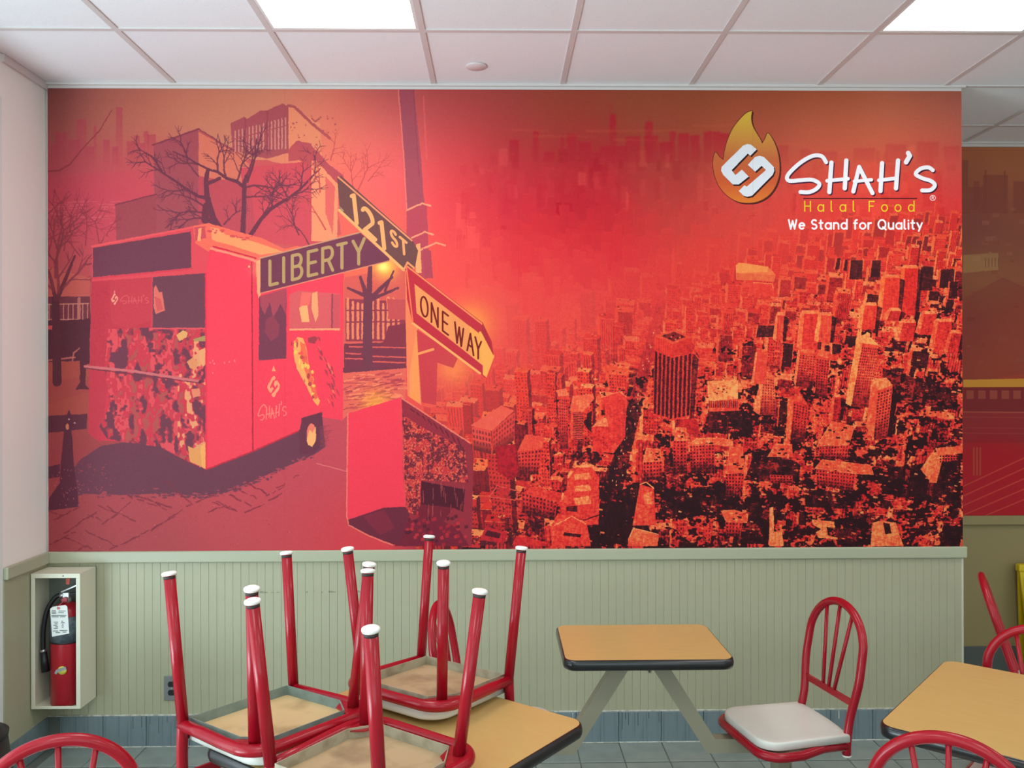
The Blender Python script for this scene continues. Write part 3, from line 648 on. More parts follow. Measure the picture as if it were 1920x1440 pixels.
    P.poly([(88,330),(293,318),(293,372),(88,400)], (205, 78, 92), .25)
    for k in range(26):
        x, y = rng.uniform(90, 215), rng.uniform(378, 420); P.line([(x, y), (x+rng.uniform(10, 60), y+rng.uniform(-2, 2))], 1.3, (220, 108, 112), .4, .4)
    # brick blocks behind
    P.poly([(288,271),(372,241),(373,300),(500,300),(625,330),(640,440),(520,470),(372,430),(288,445)], (204, 92, 92))
    P.poly([(288,271),(372,241),(373,432),(290,445)], (166, 80, 88)); P.line([(286,272),(372,242),(440,285)], 1.6, (140, 66, 78))
    P.poly([(372,243),(445,288),(470,310),(470,345),(372,330)], (216, 116, 98)); P.line([(374,246),(470,300)], 1.8, (170, 76, 84), .8)
    P.poly([(216,384),(293,363),(293,440),(218,458)], (162, 76, 84)); P.line([(216,384),(293,364)], 1.4, (136, 64, 76))
    P.poly([(450,315),(600,300),(626,345),(626,470),(470,450)], (206, 84, 92)); P.poly([(372,330),(470,345),(480,440),(372,430)], (190, 82, 90))
    for k in range(120):
        x, y = rng.uniform(300, 620), rng.uniform(330, 440); P.line([(x, y), (x+rng.uniform(2, 7), y)], .5, (190, 78, 86), .5)
    P.poly([(432,231),(458,219),(462,224),(488,207),(500,207),(530,194),(541,200),(541,286),(500,298),(436,282)], (170, 82, 88))
    for k in range(15):
        x = 441+k*6.6+(2 if k > 8 else 0); P.line([(x, 246-(x-440)*.26), (x, 284-(x-440)*.06)], 1.3, (212, 140, 124), .85)
    P.line([(460, 222), (460, 290)], 1.6, (156, 74, 84)); P.line([(501, 210), (501, 290)], 1.8, (156, 74, 84)); P.line([(436, 262), (540, 234)], .9, (170, 82, 88))
    P.poly([(541,200),(560,208),(600,232),(604,300),(560,276),(541,280)], (228, 136, 106)); P.line([(540,198),(552,200),(585,232),(618,259)], 2.6, (176, 86, 88)); P.line([(585,222),(592,228),(598,222)], 1.6, (176,86,88))
    P.poly([(541,280),(556,264),(580,268),(602,292),(640,336),(632,350),(600,322),(560,300),(541,302)], (186, 84, 88)); P.line([(560,268),(600,300),(640,332)], 4.5, (182, 82, 90))
    P.poly([(584,302),(592,300),(634,346),(632,452),(584,452)], (244, 144, 110)); P.poly([(610,330),(628,350),(624,440),(610,400)], (222, 104, 98))
    for k in range(30):
        x, y = rng.uniform(544, 630), rng.uniform(205, 300); P.disc(x, y, rng.uniform(.8, 2.4), rng.uniform(.8, 2.4), (172, 84, 86), .8, 7)
    # pole
    P.poly([(747,166),(770,166),(796,380),(804,470),(770,470),(764,400)], (188, 84, 94)); P.poly([(747,166),(776,166),(790,300),(800,470),(768,440),(760,340)], (170, 80, 92))
    P.poly([(748,166),(775,166),(784,300),(762,300)], (158, 78, 90), .6); P.line([(747,170),(757,290),(763,400)], 1.2, (238, 126, 116), .8); P.line([(775,168),(786,330)], 1.2, (150,70,84), .7); P.line([(794,180),(800,300)], 1.5, (232,104,100), .5)
    P.poly([(762,392),(800,384),(806,520),(790,525),(762,470)], (186, 78, 90))
    for (x, y) in [(763,392),(768,446),(790,466)]: P.line([(x, y+2), (x+28, y-11), (x+44, y-6)], 1.7, (246, 152, 118), .95)
    P.poly([(780,458),(788,456),(791,512),(779,512)], (248, 164, 112)); P.poly([(793,466),(808,470),(812,522),(796,520)], (176, 76, 88))
    for k in range(6): P.line([(790+k*8, 520+k*6), (800+k*9, 530+k*8)], 1.3, (196,60,70), .7)
    # tree line, cars and fence behind the truck
    P.poly([(645,520),(762,500),(762,700),(642,702)], (214, 96, 88)); P.glow(722, 500, 22, (255, 190, 90), 1.0); P.glow(718, 500, 9, (255, 232, 130), 1.0)
    P.poly([(648,560),(760,565),(760,640),(648,640)], (150, 64, 76)); 
    for k in range(11): P.line([(652+k*9.5, 565+rng.uniform(-8, 8)), (652+k*9.5, 634)], 1.6+rng.random()*1.6, (246, 140, 104), .85)
    P.line([(650,582),(758,582)], 1.3, (150,64,76)); P.line([(650,604),(758,603)], 1.3, (150,64,76)); P.poly([(726,560),(760,562),(760,600),(728,598)], (196,84,84)); 
    P.poly([(645,645),(762,640),(762,690),(645,700)], (124, 58, 72)); P.poly([(728,612),(762,606),(762,648),(716,650)], (136,58,70)); 
    for (a, b, yy) in [(648,676,662),(698,760,668),(648,690,672),(696,760,678),(655,760,650)]: P.line([(a, yy), (b, yy+2)], 1.3, (232, 100, 92), .9)
    P.poly([(642,690),(735,690),(728,702),(642,698)], (120,58,72))
    TC = (116, 60, 74)
    P.line([(690,700),(689,640),(690,560)], 9.5, TC, 1, 8.5); P.line([(690,565),(676,520)], 5, TC, 1, 3); P.line([(692,560),(694,500)], 6, TC, 1, 4); P.line([(695,560),(735,520)], 5, TC, 1, 2.5); P.line([(695,562),(746,540)], 4, TC, 1, 2); P.line([(688,556),(652,540)], 4, TC, 1, 2); P.line([(722,545),(738,508)], 2.5, TC, 1, 1.5)
    P.poly([(676,690),(704,690),(712,700),(668,700)], TC)
    # paving
    P.poly([(640,700),(762,690),(760,760),(650,780),(640,790)], (226, 104, 92))
    for k in range(150):
        x, y = rng.uniform(642, 752), rng.uniform(702, 770); P.line([(x, y), (x+rng.uniform(6, 22), y+rng.uniform(-5, 1))], rng.uniform(.6, 1.7), [(166,66,76),(244,140,104),(190,76,82)][rng.integers(3)], .75)
    P.glow(705, 758, 26, (255, 176, 80), .7)
    # left: tree, fence, street
    P.poly([(86,500),(168,520),(168,560),(86,560)], (206, 104, 90), .5)
    P.poly([(86,556),(168,556),(170,600),(86,604)], (118, 58, 68)); 
    for k in range(9): P.line([(92+k*9, 570), (92+k*9, 600)], 1, (206, 132, 112), .8)
    P.line([(88,571),(166,569)], 1.2, (206,132,112), .8); P.line([(88,599),(150,599)], 1.2, (206,132,112), .8); P.line([(148,560),(148,600)], 3, (196,116,104), .8)
    P.poly([(86,602),(170,598),(166,676),(86,680)], (92, 48, 58)); P.line([(88,676),(140,670)], 1.6, (206,110,100), .8); P.line([(136,676),(138,662),(150,652)], 1.4, (196,110,100), .8); P.poly([(88,610),(104,611),(98,618),(88,618)], (206,84,88))
    P.poly([(86,679),(170,676),(168,780),(86,790)], (170, 80, 74)); P.poly([(86,712),(170,706),(166,735),(86,760)], (160,72,74), .5)
    P.line([(107,716),(106,640),(104,560)], 8.5, (96,50,60), 1, 7); P.line([(104,560),(92,510)], 4, (110,54,64), 1, 2.5); P.line([(107,560),(124,520),(140,480)], 4.5, (110,54,64), 1, 2)
    for (x, y, a, l, r) in [(100,545,105,70,2.8),(110,548,70,80,2.6),(118,540,45,60,2.2),(96,540,135,50,2.2),(104,520,90,90,2.2)]: twigs(P, rng, x, y, a, l, r*1.15, (136,62,72), 2, .85)
    P.poly([(150,680),(162,680),(160,722),(168,730),(142,730),(150,716)], (96,48,58)); P.poly([(150,600),(168,596),(168,682),(150,684)], (92,48,58))
    # long branch and right-hand trees
    P.line([(88,321),(110,320),(130,309),(152,282),(170,262),(186,246),(200,222),(210,206)], 1.7, (150,66,72), 1, .8); P.line([(88,403),(108,384),(126,368)], 1.5, (150,66,76), 1, .6)
    for (x, y, a, l, r) in [(92,470,70,50,1.4),(88,450,40,70,1.4),(120,470,100,60,1.5),(150,480,120,70,1.5),(160,460,75,50,1.3),(186,456,115,40,1.2),(200,442,60,26,1.0)]: twigs(P, rng, x, y, a, l, r*1.1, (150,64,74), 2, .8)
    BR = (114, 60, 74)
    P.line([(418,440),(400,410),(388,370),(386,335),(390,318)], 7, BR, 1, 3.5); P.line([(392,372),(372,368),(350,355),(330,340),(306,325),(290,300)], 3.6, BR, 1, 1); P.line([(386,345),(400,340),(412,334)], 4, BR, 1, 3)
    P.line([(455,440),(457,400),(458,345),(462,330)], 5, BR, 1, 3.4); P.line([(456,350),(444,340),(424,334),(408,322),(392,318),(372,308),(352,296),(324,284)], 3.6, BR, 1, 1); P.line([(464,340),(472,318),(478,296),(480,262)], 2.6, BR, 1, 1)
    P.line([(470,440),(490,410),(510,390),(540,372),(562,356),(590,326),(600,316)], 4.2, BR, 1, 1.2); P.line([(410,430),(384,412),(386,385)], 8, BR, 1, 6)
    for (x, y, a, l, r) in [(330,340,150,46,1.5),(306,325,160,50,1.4),(290,300,140,40,1.2),(352,296,120,40,1.3),(372,308,160,46,1.3),(408,322,80,46,1.5),(424,334,100,50,1.5),(444,340,80,60,1.6),(462,330,60,50,1.6),(478,296,70,44,1.4),(458,352,25,70,1.6),(460,370,15,60,1.4),
                            (490,410,60,40,1.5),(510,390,100,44,1.5),(540,372,110,40,1.3),(540,372,20,50,1.4),(562,356,70,44,1.3),(590,326,90,40,1.2),(386,400,170,60,1.6),(392,410,200,50,1.6),(380,385,150,50,1.5),(350,355,190,44,1.3),(372,330,140,40,1.2),(420,420,40,40,1.3),(600,360,80,60,1.2),(610,430,120,70,1.2),(560,440,120,50,1.2),(580,460,110,60,1.0),(620,300,80,40,.9),(665,370,100,60,1.0),(670,360,70,60,1.0),(690,340,80,40,.8)]:
        twigs(P, rng, x, y, a, l*.8, r*1.3, BR if x < 600 else (196,84,84), 2, .9)
    # truck shadow, then the truck
    sh = [(118,905),(150,862),(190,836),(240,828),(300,836),(345,862),(387,881),(400,866),(480,838),(540,812),(566,790),(604,780),(610,838),(588,853),(520,882),(470,904),(424,924),(370,930),(300,925),(236,928),(160,926),(112,940),(95,955)]
    P.poly(sh, PL)
    for k in range(170):   # ragged lower edge
        u = rng.random(); i = rng.integers(13, 20); a, b = sh[i], sh[i+1]
        x, y = a[0]+(b[0]-a[0])*u, a[1]+(b[1]-a[1])*u
        P.disc(x+rng.normal(0, 3), y+rng.normal(1, 4), rng.uniform(1, 6), rng.uniform(.8, 2.4), PL if rng.random() < .7 else (170,76,84), .9, 8)
    for k in range(60): P.disc(rng.uniform(120, 210), rng.uniform(870, 945), rng.uniform(.8, 3), rng.uniform(.6, 1.6), (170,76,84), .7, 7)
    # pavers: two families of joints
    def joint(p, q):
        n = 9; pts = []
        for i in range(n):
            u = i/(n-1); pts.append((p[0]+(q[0]-p[0])*u+rng.normal(0, .8), p[1]+(q[1]-p[1])*u+rng.normal(0, .8)))
            if i and rng.random() < .74: P.line(pts[-2:], rng.uniform(.5, 1.6), (132,56,66), .85)
    for (p, q) in [((88,958),(118,968)),((150,958),(190,976)),((175,945),(240,970)),((200,950),(285,994)),((240,930),(312,956)),((255,930),(330,955)),((262,928),(300,948)),((390,938),(452,962)),((405,940),(440,955)),((420,922),(470,948)),((440,915),(480,934)),((460,905),(500,925)),((120,1008),(190,1036)),((150,990),(220,1024)),((90,1022),(140,998)),((120,1000),(180,960)),((185,990),(252,936)),((222,1026),(330,968)),((285,994),(350,950)),((250,1010),(290,988)),((350,950),(400,928)),((200,1034),(252,1008)),((460,962),(530,925)),((390,960),(430,945)),((500,930),(545,905)),((520,915),(560,890)),((100,975),(150,950)),((140,1034),(160,1024)),((310,900),(360,946))]: joint(p, q)
    for k in range(60):
        x, y = rng.uniform(90, 620), rng.uniform(940, 1028); P.disc(x, y, rng.uniform(.6, 1.5), rng.uniform(.5, 1), (136,58,66) if rng.random() < .7 else (214,120,116), .7, 6)
    # truck body
    P.poly([(172,522),(300,514),(385,508),(387,880),(352,866),(300,838),(240,828),(190,826),(165,810)], (206, 70, 84))
    P.poly([(172,526),(282,520),(282,614),(215,620),(188,830),(165,812)], (194, 68, 80)); P.poly([(205,522),(282,520),(284,600),(240,616),(208,606)], (198, 72, 82))
    for k in range(34):
        x, y = rng.uniform(172, 204), rng.uniform(540, 690); P.line(arc(x, y, 4, 6, rng.uniform(0, 180), rng.uniform(200, 380), 7), .6, (176,60,72), .6)
    q = P.mask([(203,617),(286,614),(388,618),(387,880),(352,866),(330,852),(300,838),(240,830),(200,822),(186,800),(206,760),(196,690)])
    if q is not None:    # crowd of figures printed on the flank: blotches
        m, sl = q; hh, ww = m.shape
        a = vnoise(hh, ww, 60, rng, 24)*.5+vnoise(hh, ww, 30, rng, 16)*.3+vnoise(hh, ww, 9, rng)*.2; b = vnoise(hh, ww, 50, rng, 22)*.55+vnoise(hh, ww, 14, rng, 9)*.45
        c = np.zeros((hh, ww, 3), np.float32); c[:] = (204, 70, 82)
        c[a > .58] = (116, 62, 76); c[(a > .52) & (a <= .58)] = (158, 66, 78); c[(b > .58) & (a < .54)] = (222, 88, 94); c[(b < .36) & (a < .5)] = (178, 86, 84)
        xx = np.arange(ww)[None]/ww; c[(b > .62) & (a < .46) & (xx > .72)] = (228, 150, 110)
        P.a[sl][m] = c[m]
    P.poly([(330,628),(344,619),(352,624),(350,632),(336,640)], (224,160,104)); P.poly([(362,636),(388,628),(388,640),(364,640)], (170,140,90)); P.poly([(372,658),(384,652),(389,660),(389,680),(380,688),(374,676)], (232,156,112)); P.poly([(350,678),(362,670),(372,680),(366,694),(356,690)], (222,140,100)); P.poly([(352,836),(366,842),(386,834),(386,878),(356,866)], (226,150,96)); P.poly([(376,836),(387,830),(387,880),(378,876)], (240,164,100)); P.poly([(358,730),(374,728),(376,742),(362,746)], (226,130,104))
    P.line([(159,687),(250,696),(374,715)], 2.4, (206,110,112)); P.line([(159,690),(374,718)], .9, (120,60,72)); P.disc(375, 716, 3, 3.4, (104,54,66))
    P.poly([(285,519),(385,509),(385,615),(285,615)], (115, 66, 78)); P.line([(284,616),(386,616)], 1.5, (226,92,98)); P.line([(285,518),(285,614)], 1.2, (206,80,90))
    P.poly([(288,540),(292,534),(298,548),(304,548),(309,582),(292,589),(288,576)], (222,112,102)); P.poly([(290,556),(300,560),(306,580),(294,584)], (206,84,90), .7)
    # fascia and roof
    P.poly([(172,460),(362,424),(386,420),(400,430),(400,478),(388,512),(172,528)], (222, 84, 92)); P.poly([(174,465),(358,434),(358,502),(174,520)], (115, 64, 78))
    P.line([(172,462),(362,426)], 1.8, (230,96,98)); P.line([(174,522),(360,504)], 1.6, (214,76,88))
    P.poly([(362,424),(392,418),(430,430),(490,446),(540,470),(520,482),(490,482),(488,500),(400,478),(366,456)], (240, 112, 96)); P.poly([(364,426),(384,424),(386,446),(366,452)], (206,84,92)); P.poly([(394,426),(410,428),(424,440),(480,454),(530,472),(488,478),(440,462),(398,450)], (246, 152, 106)); P.poly([(372,428),(378,427),(376,452),(370,452)], (246,160,112))
    for k in range(16):
        x = rng.uniform(380, 480); P.disc(x, 430+(x-380)*.2+rng.normal(0, 4), rng.uniform(2, 6), rng.uniform(1, 2.4), (214,84,90), .9, 7)
    # bright end wall
    P.poly([(386,512),(392,470),(404,462),(488,496),(488,540),(644,512),(643,788),(604,782),(566,786),(562,806),(472,846),(387,880)], (240, 78, 92))
    P.poly([(386,512),(398,470),(474,492),(472,846),(387,880)], (240, 80, 94)); P.line([(396,466),(480,489)], 2.2, (246,140,118)); P.line([(400,462),(480,484)], 1.2, (206,60,76)); P.line([(386,512),(387,880)], 1.6, (232,70,86)); P.disc(467, 500, 1.8, 1.8, (250,190,140))
    P.line([(472,492),(473,640),(474,846)], 1.2, (176,54,70)); P.line([(387,880),(472,847),(560,808)], 1.3, (200,60,74)); P.poly([(480,492),(489,484),(489,552),(485,560),(482,548)], (250,176,124), .8)
    P.glow(486, 505, 14, (252,160,120), .6)
    for (x, y) in [(394,680),(399,676),(402,682),(421,680),(430,678),(440,677),(399,699)]: P.disc(x, y, 1.6, 2.2, (246,130,124), .8, 7)
    P.poly([(486,556),(537,540),(537,672),(485,676)], (122, 62, 78)); P.poly([(487,556),(537,540),(536,590),(526,570),(512,596),(506,566),(496,590),(488,572)], (170,76,88)); P.poly([(498,600),(512,590),(524,610),(522,630),(508,640),(496,622)], (150,68,82), .8)
    P.poly([(541,540),(640,510),(644,622),(541,620)], (240,80,94)); P.poly([(543,552),(560,545),(638,551),(637,618),(543,618)], (214,96,98)); P.poly([(620,552),(638,552),(636,616),(622,618)], (204,88,94)); P.line([(623,552),(622,617)], 1.5, (150,70,84))
    P.poly([(561,576),(576,570),(580,604),(566,604)], (250,166,114)); P.poly([(585,550),(595,546),(597,590),(592,604),(584,580)], (248,156,112)); P.poly([(566,548),(584,548),(580,572),(562,574)], (240,110,100)); P.line([(544,618),(636,617)], 1.8, (246,152,116))
    # printed sandwich
    P.poly([(551,640),(558,632),(568,634),(574,650),(580,690),(592,740),(600,752),(596,762),(588,752),(572,720),(556,690),(550,665)], (246, 160, 100)); P.poly([(562,640),(572,645),(580,690),(596,745),(590,750),(570,690)], (236,110,84))
    for k in range(34):
        u = rng.random(); x = 556+u*38+rng.normal(0, 5); y = 645+u*100+rng.normal(0, 6); P.disc(x, y, rng.uniform(1.4, 4), rng.uniform(2, 6), [(240,90,86),(176,66,72),(250,190,96),(206,110,80)][rng.integers(4)], .85, 8)
    for k in range(30):
        t_ = rng.random()*1.8; x = 590+34*math.sin(t_)+rng.normal(0, 4); y = 640+t_*58+rng.normal(0, 5); P.poly([(x, y), (x+rng.uniform(2, 5), y+2), (x+rng.uniform(4, 8), y+rng.uniform(8, 16)), (x+2, y+7)], [(176,66,78),(246,120,100),(150,64,74)][rng.integers(3)], .8)
    P.poly([(577,634),(590,630),(596,634),(590,644),(578,642)], (160,68,76))
    # wheel
    P.poly([(565,784),(604,772),(604,798),(598,800),(600,838),(586,852),(562,852),(560,806),(565,804)], (108, 56, 70)); P.disc(584, 818, 15, 30, (108,56,70)); P.disc(584, 815, 9, 21, (232,120,104)); P.poly([(575,826),(580,806),(586,812),(592,800),(592,826),(586,838),(578,834)], (248,170,112))
    for k in range(14): P.line([(600+rng.uniform(0, 8), 800+k*3), (610+rng.uniform(0, 14), 798+k*3)], .8, (150,66,78), .7)
    # marks on the truck
    em = lambda cx, cy, sx, sy: (lambda x, y: (cx+(x-1402)*sx, cy+(y-320)*sy+(x-1402)*sx*-.1))
    emblem(P, em(513, 725, .24, .40), (248,150,116)); P.poly([(513,685),(517,696),(509,696)], (248,150,116))
    emblem(P, em(215, 561, .13, .22), (236,150,130)); P.poly([(215,544),(217,549),(213,549)], (230,130,116))
    for pl, r in SCRIPT:
        P.line([(484+(x-1476)*.19, 788+(y-360)*.40-(x-1476)*.028) for x, y in pl], 1.0, (246,130,118), .9)
        P.line([(226+(x-1476)*.19, 566+(y-345)*.22-(x-1476)*.004) for x, y in pl], .8, (224,104,106), .7)
    # bollard
    P.poly([(86,780),(164,776),(162,804),(86,812)], (100,52,64)); P.poly([(128,770),(131,770),(134,782),(140,796),(134,806),(136,826),(138,866),(142,900),(146,930),(148,950),(90,958),(92,935),(112,905),(114,866),(118,826),(120,806),(116,796),(124,782)], (98,50,64))
    P.poly([(86,876),(112,870),(112,894),(86,898)], (98,50,64)); P.disc(126, 800, 3, 6, (206,120,96)); P.disc(129, 786, 1.6, 2, (206,140,136)); P.disc(140, 793, 2, 1.6, (206,140,136))
    for k in range(40): P.disc(rng.uniform(96, 160), rng.uniform(880, 950), rng.uniform(.6, 1.6), rng.uniform(.8, 2.2), (186,96,104), .6, 6)
    # litter box with glowing outline, textured box beside it
    P.poly([(752,745),(880,830),(888,850),(884,1024),(760,1024),(752,955)], (150, 56, 66))
    q = P.mask([(755,775),(872,840),(878,905),(790,900),(786,970),(757,955)])
    if q is not None:
        m, sl = q; hh, ww = m.shape; a = vnoise(hh, ww, 8, rng, 7)*.5+vnoise(hh, ww, 22, rng, 14)*.5; b = vnoise(hh, ww, 4, rng)
        c = np.zeros((hh, ww, 3), np.float32); c[:] = (196,66,70); c[a > .52] = (116,46,56); c[(b > .62) & (a < .55)] = (226,104,84); c[(b > .72) & (a > .55)] = (176,80,80)
        P.a[sl][m] = c[m]
    P.poly([(752,748),(880,832),(868,838),(800,806),(756,778)], (150,54,66)); P.line([(752,746),(880,830)], 1.3, (240,130,110), .9)
    for k in range(9): P.line([(770+k*11, 766+k*7), (776+k*11, 772+k*8)], 1, (88,38,50), .8)
    P.poly([(790,902),(872,918),(868,960),(850,952),(790,946)], (84,36,48)); P.poly([(788,946),(850,952),(830,980),(780,980)], (120,44,56))
    P.poly([(760,980),(800,965),(860,990),(880,1024),(740,1024)], (120, 44, 58))
    for k in range(50): P.poly([(x := rng.uniform(756, 872), y := rng.uniform(965, 1020)), (x+6, y-3), (x+8, y+3), (x+2, y+5)], [(176,52,62),(84,36,48),(206,66,70)][rng.integers(3)], .75)
    for k in range(30): P.line([(x := rng.uniform(762, 870), y := rng.uniform(880, 960)), (x, y+rng.uniform(6, 22))], .6, (196,90,84), .6)
    P.poly([(651,775),(752,745),(756,900),(760,950),(650,975)], (240, 76, 90)); P.poly([(651,975),(720,952),(760,950),(768,965),(748,1022),(735,1020),(690,1002),(655,985)], (112, 48, 62)); P.poly([(680,968),(720,956),(740,990),(712,1004)], (136,52,66), .7)
    P.line([(652,775),(650,968),(654,984),(690,1004),(736,1022)], 1.2, (238,130,112), .85); P.line([(752,745),(756,860),(760,950)], 1, (226,90,94), .8); P.line([(594,869),(620,876),(650,884)], .9, (232,130,124), .7)
    wobble(P, rng, ((16, 1.6), (6, 1.6)))
    # ------------------------------------------------------------ street signs
    P.glow(880, 610, 40, (255,180,80), .7); P.glow(850, 690, 34, (255,170,90), .5)
    P.poly([(760,500),(782,600),(790,740),(790,760),(764,742),(761,620)], (240, 130, 94)); P.poly([(781,614),(788,756),(768,745),(768,700)], (246,152,92), .8)
    P.poly([(781,618),(860,668),(850,690),(820,680),(818,760),(790,754)], (196,68,76), .85); P.line([(782,664),(812,655)], 2.4, (246,150,96))
    P.poly([(488,484),(674,435),(730,484),(730,490),(488,550)], (118, 62, 78)); P.line([(488,550),(730,489)], 1.0, (226,140,112), .9); P.line([(488,484),(674,436)], 1.3, (206,150,116), .9)
    for ch, x, wd in (('L',506,28),('I',532,30),('B',548,32),('E',578,32),('R',605,34),('T',633,29),('Y',662,35)):
        lettering(P, ch, (x, 534.5-(x-506)*.238), (wd, -wd*.238), (0, -45), 3.0, (184,146,100))
    P.poly([(632,332),(640,330),(772,448),(784,470),(778,502),(757,508),(637,396)], (116, 74, 72)); P.line([(634,332),(772,451)], 1.5, (244,146,110)); P.line([(636,394),(757,506)], 2.6, (250,170,112)); P.poly([(636,386),(646,396),(640,396)], (170,140,110))
    for (tx, o, s_, r) in [('1', (662, 412), .95, 3.9), ('2', (683, 430), .82, 3.8), ('1', (714, 460), .9, 3.9)]:
        lettering(P, tx, o, (45*s_, 42*s_), (-6*s_, -56*s_), r, (248,166,112))
    lettering(P, 'ST', (734, 456), (22, 19), (-2, -27), 2.4, (244,160,108), gap=.28)
    P.line([(757,506),(764,492),(776,502)], 1.8, (246,150,104))
    P.poly([(761,496),(770,502),(905,605),(922,640),(926,668),(910,709),(900,700),(773,604),(763,560)], (192, 60, 70)); P.line([(762,498),(768,503),(906,609)], 1.4, (244,140,96)); P.line([(774,606),(900,700)], 2.2, (250,166,104)); P.line([(762,500),(774,604)], 1.3, (240,120,90))
    P.poly([(777,532),(902,628),(906,686),(781,587)], (238, 148, 96)); P.poly([(880,610),(902,628),(906,686),(884,668)], (248,172,88), .5)
    P.poly([(898,622),(906,620),(927,668),(912,708),(905,702),(905,686)], (250,166,92)); P.poly([(905,604),(914,626),(924,660),(926,668),(902,622)], (176,58,66))
    for ch, o, sx in [('O', (789, 588), 1), ('N', (809, 604), 1), ('E', (830, 620), .95), ('W', (853, 640), .9), ('A', (876, 657), .9), ('Y', (891, 668), .85)]:
        lettering(P, ch, o, (22*sx, 17*sx), (0, -36), 1.65, (120, 40, 38))
    # ------------------------------------------------------------ shop logo
    fl = [(1411,207),(1409,222),(1412,236),(1419,249),(1427,262),(1429,268),(1434,260),(1440,249),(1450,262),(1458,282),(1462,306),(1461,330),(1453,352),(1440,368),(1422,378),(1403,381),(1382,378),(1362,366),(1347,348),(1339,328),(1336,308),(1338,292),(1342,285),(1349,293),(1356,299),(1358,284),(1364,262),(1374,240),(1388,222),(1400,211)]
    i0, i1 = fl.index((1429,268)), fl.index((1356,299)); fl = curve(fl[:i0+1])+curve(fl[i0:20])[1:]+curve(fl[19:i1+1])[1:]+curve(fl[i1:]+fl[:1])[1:]
    P.poly([(x+2.6, y+2.4) for x, y in fl], (78, 34, 32))
    def flame(xx, yy):
        v_ = np.clip((yy/2.0+165-205)/175, 0, 1)[:, None]; st = np.array([(220,184,76),(206,150,74),(196,108,70),(206,96,64),(226,130,64)], np.float32)
        i = np.clip(v_*4, 0, 3.999); k = i.astype(int)[:, 0]; f = i-k[:, None]
        return st[k]*(1-f)+st[k+1]*f
    P.shade(fl, flame); P.line(fl+[fl[0]], .6, (96,44,38))
    emblem(P, lambda x, y: (x, y), (226, 228, 236), (50, 26, 30))
    for pl, r in SCRIPT: P.line([(x+2, y+2.4) for x, y in pl], r, (70, 30, 52))
    for pl, r in SCRIPT: P.line(pl, r, (244, 240, 246))
    P.line([(1507,372),(1719,372)], 1.0, (60, 28, 30))
    lettering(P, 'Halal Food', (1509, 396), (18.2, 0), (0, -18.5), 1.15, (232, 204, 60), gap=.78, space=.72)
    lettering(P, 'We Stand for Quality', (1479, 429), (18.0, 0), (0, -16.6), 1.7, (248, 244, 248), gap=.285, space=.46)
    P.line([(1749+5*math.cos(i*.35), 371+5*math.sin(i*.35)) for i in range(19)], .6, (240,230,232)); lettering(P, 'R', (1747.5, 373.5), (5.5, 0), (0, -5.5), .5, (240,230,232))
    g = (vnoise(P.h, P.w, 3, rng)-.5)*5
    P.a += g[..., None]
    # printed strips: hairline joints
    for x in (534, 972, 1412): P.line([(x, 166), (x, 1028)], .35, (120, 50, 54), .16)
    np.clip(P.a, 0, 255, out=P.a)

def paint_recess(P):
    rng = np.random.default_rng(3)
    P.a[:] = P.field([(1806,280,150,92,66),(1860,280,160,98,68),(1915,280,160,98,70),(1806,340,140,80,66),(1915,340,150,88,66),(1806,420,120,68,62),(1915,420,126,74,62),(1850,520,130,82,60),(1810,620,120,58,52),(1915,620,140,70,54),(1860,690,150,70,50),
                      (1806,760,124,52,50),(1915,760,130,52,50),(1860,860,150,40,46),(1915,940,150,42,48),(1806,940,150,44,50),(2400,300,160,98,70),(2400,600,140,70,54),(2400,900,150,42,48)], 60)
    for (x0, x1, yt) in [(1800,1815,300),(1843,1890,328),(1846,1850,318),(1882,1886,320),(1900,1925,340),(1815,1845,350),(1826,1836,340)]+[(1925+i*32, 1950+i*34, 320+(i*37) % 50) for i in range(16)]: P.poly([(x0, yt), (x1, yt), (x1, 400), (x0, 400)], (122,66,58), .55)
    for k in range(300):
        x, y = rng.uniform(1806, 2450), rng.uniform(385, 700); w = rng.uniform(4, 16); c = np.array((130,76,58))+rng.normal(0, 14)
        P.poly([(x, y), (x+w, y), (x+w, y-w*.6), (x, y-w*.6)], np.clip(c, 0, 255), .35)
    P.poly([(1806,478),(1872,474),(1872,506),(1806,512)], (150,112,76), .7); 
    for k in range(5): P.line([(1848+k*6, 484), (1848+k*6, 500)], .8, (108,72,60), .8)
    P.poly([(1806,560),(1880,520),(1925,540),(1960,600),(1925,700),(1806,720)], (118,58,52), .5)
    P.poly([(1806,712),(2450,700),(2450,724),(1806,726)], (176,124,58)); P.poly([(1806,726),(2450,724),(2450,770),(1806,772)], (110,44,46)); 
    for k in range(40): P.poly([(1812+k*22, 732), (1826+k*22, 732), (1826+k*22, 748), (1812+k*22, 748)], (136,70,58), .8)
    for yy in (772, 782, 802, 812): P.line([(1806, yy), (2450, yy+6)], 1.0, (150,84,70), .6)
    P.poly([(1806,775),(2450,780),(2450,830),(1806,830)], (118,42,46), .5)
    for k in range(5): P.line([(1806, 912+k*18), (1960, 840+k*20)], 1.2, (176,80,66), .6)
    for x in (1826, 1832, 1838): P.line([(x, 840), (x, 890)], 1.6, (150,76,60), .7)
    np.clip(P.a, 0, 255, out=P.a)
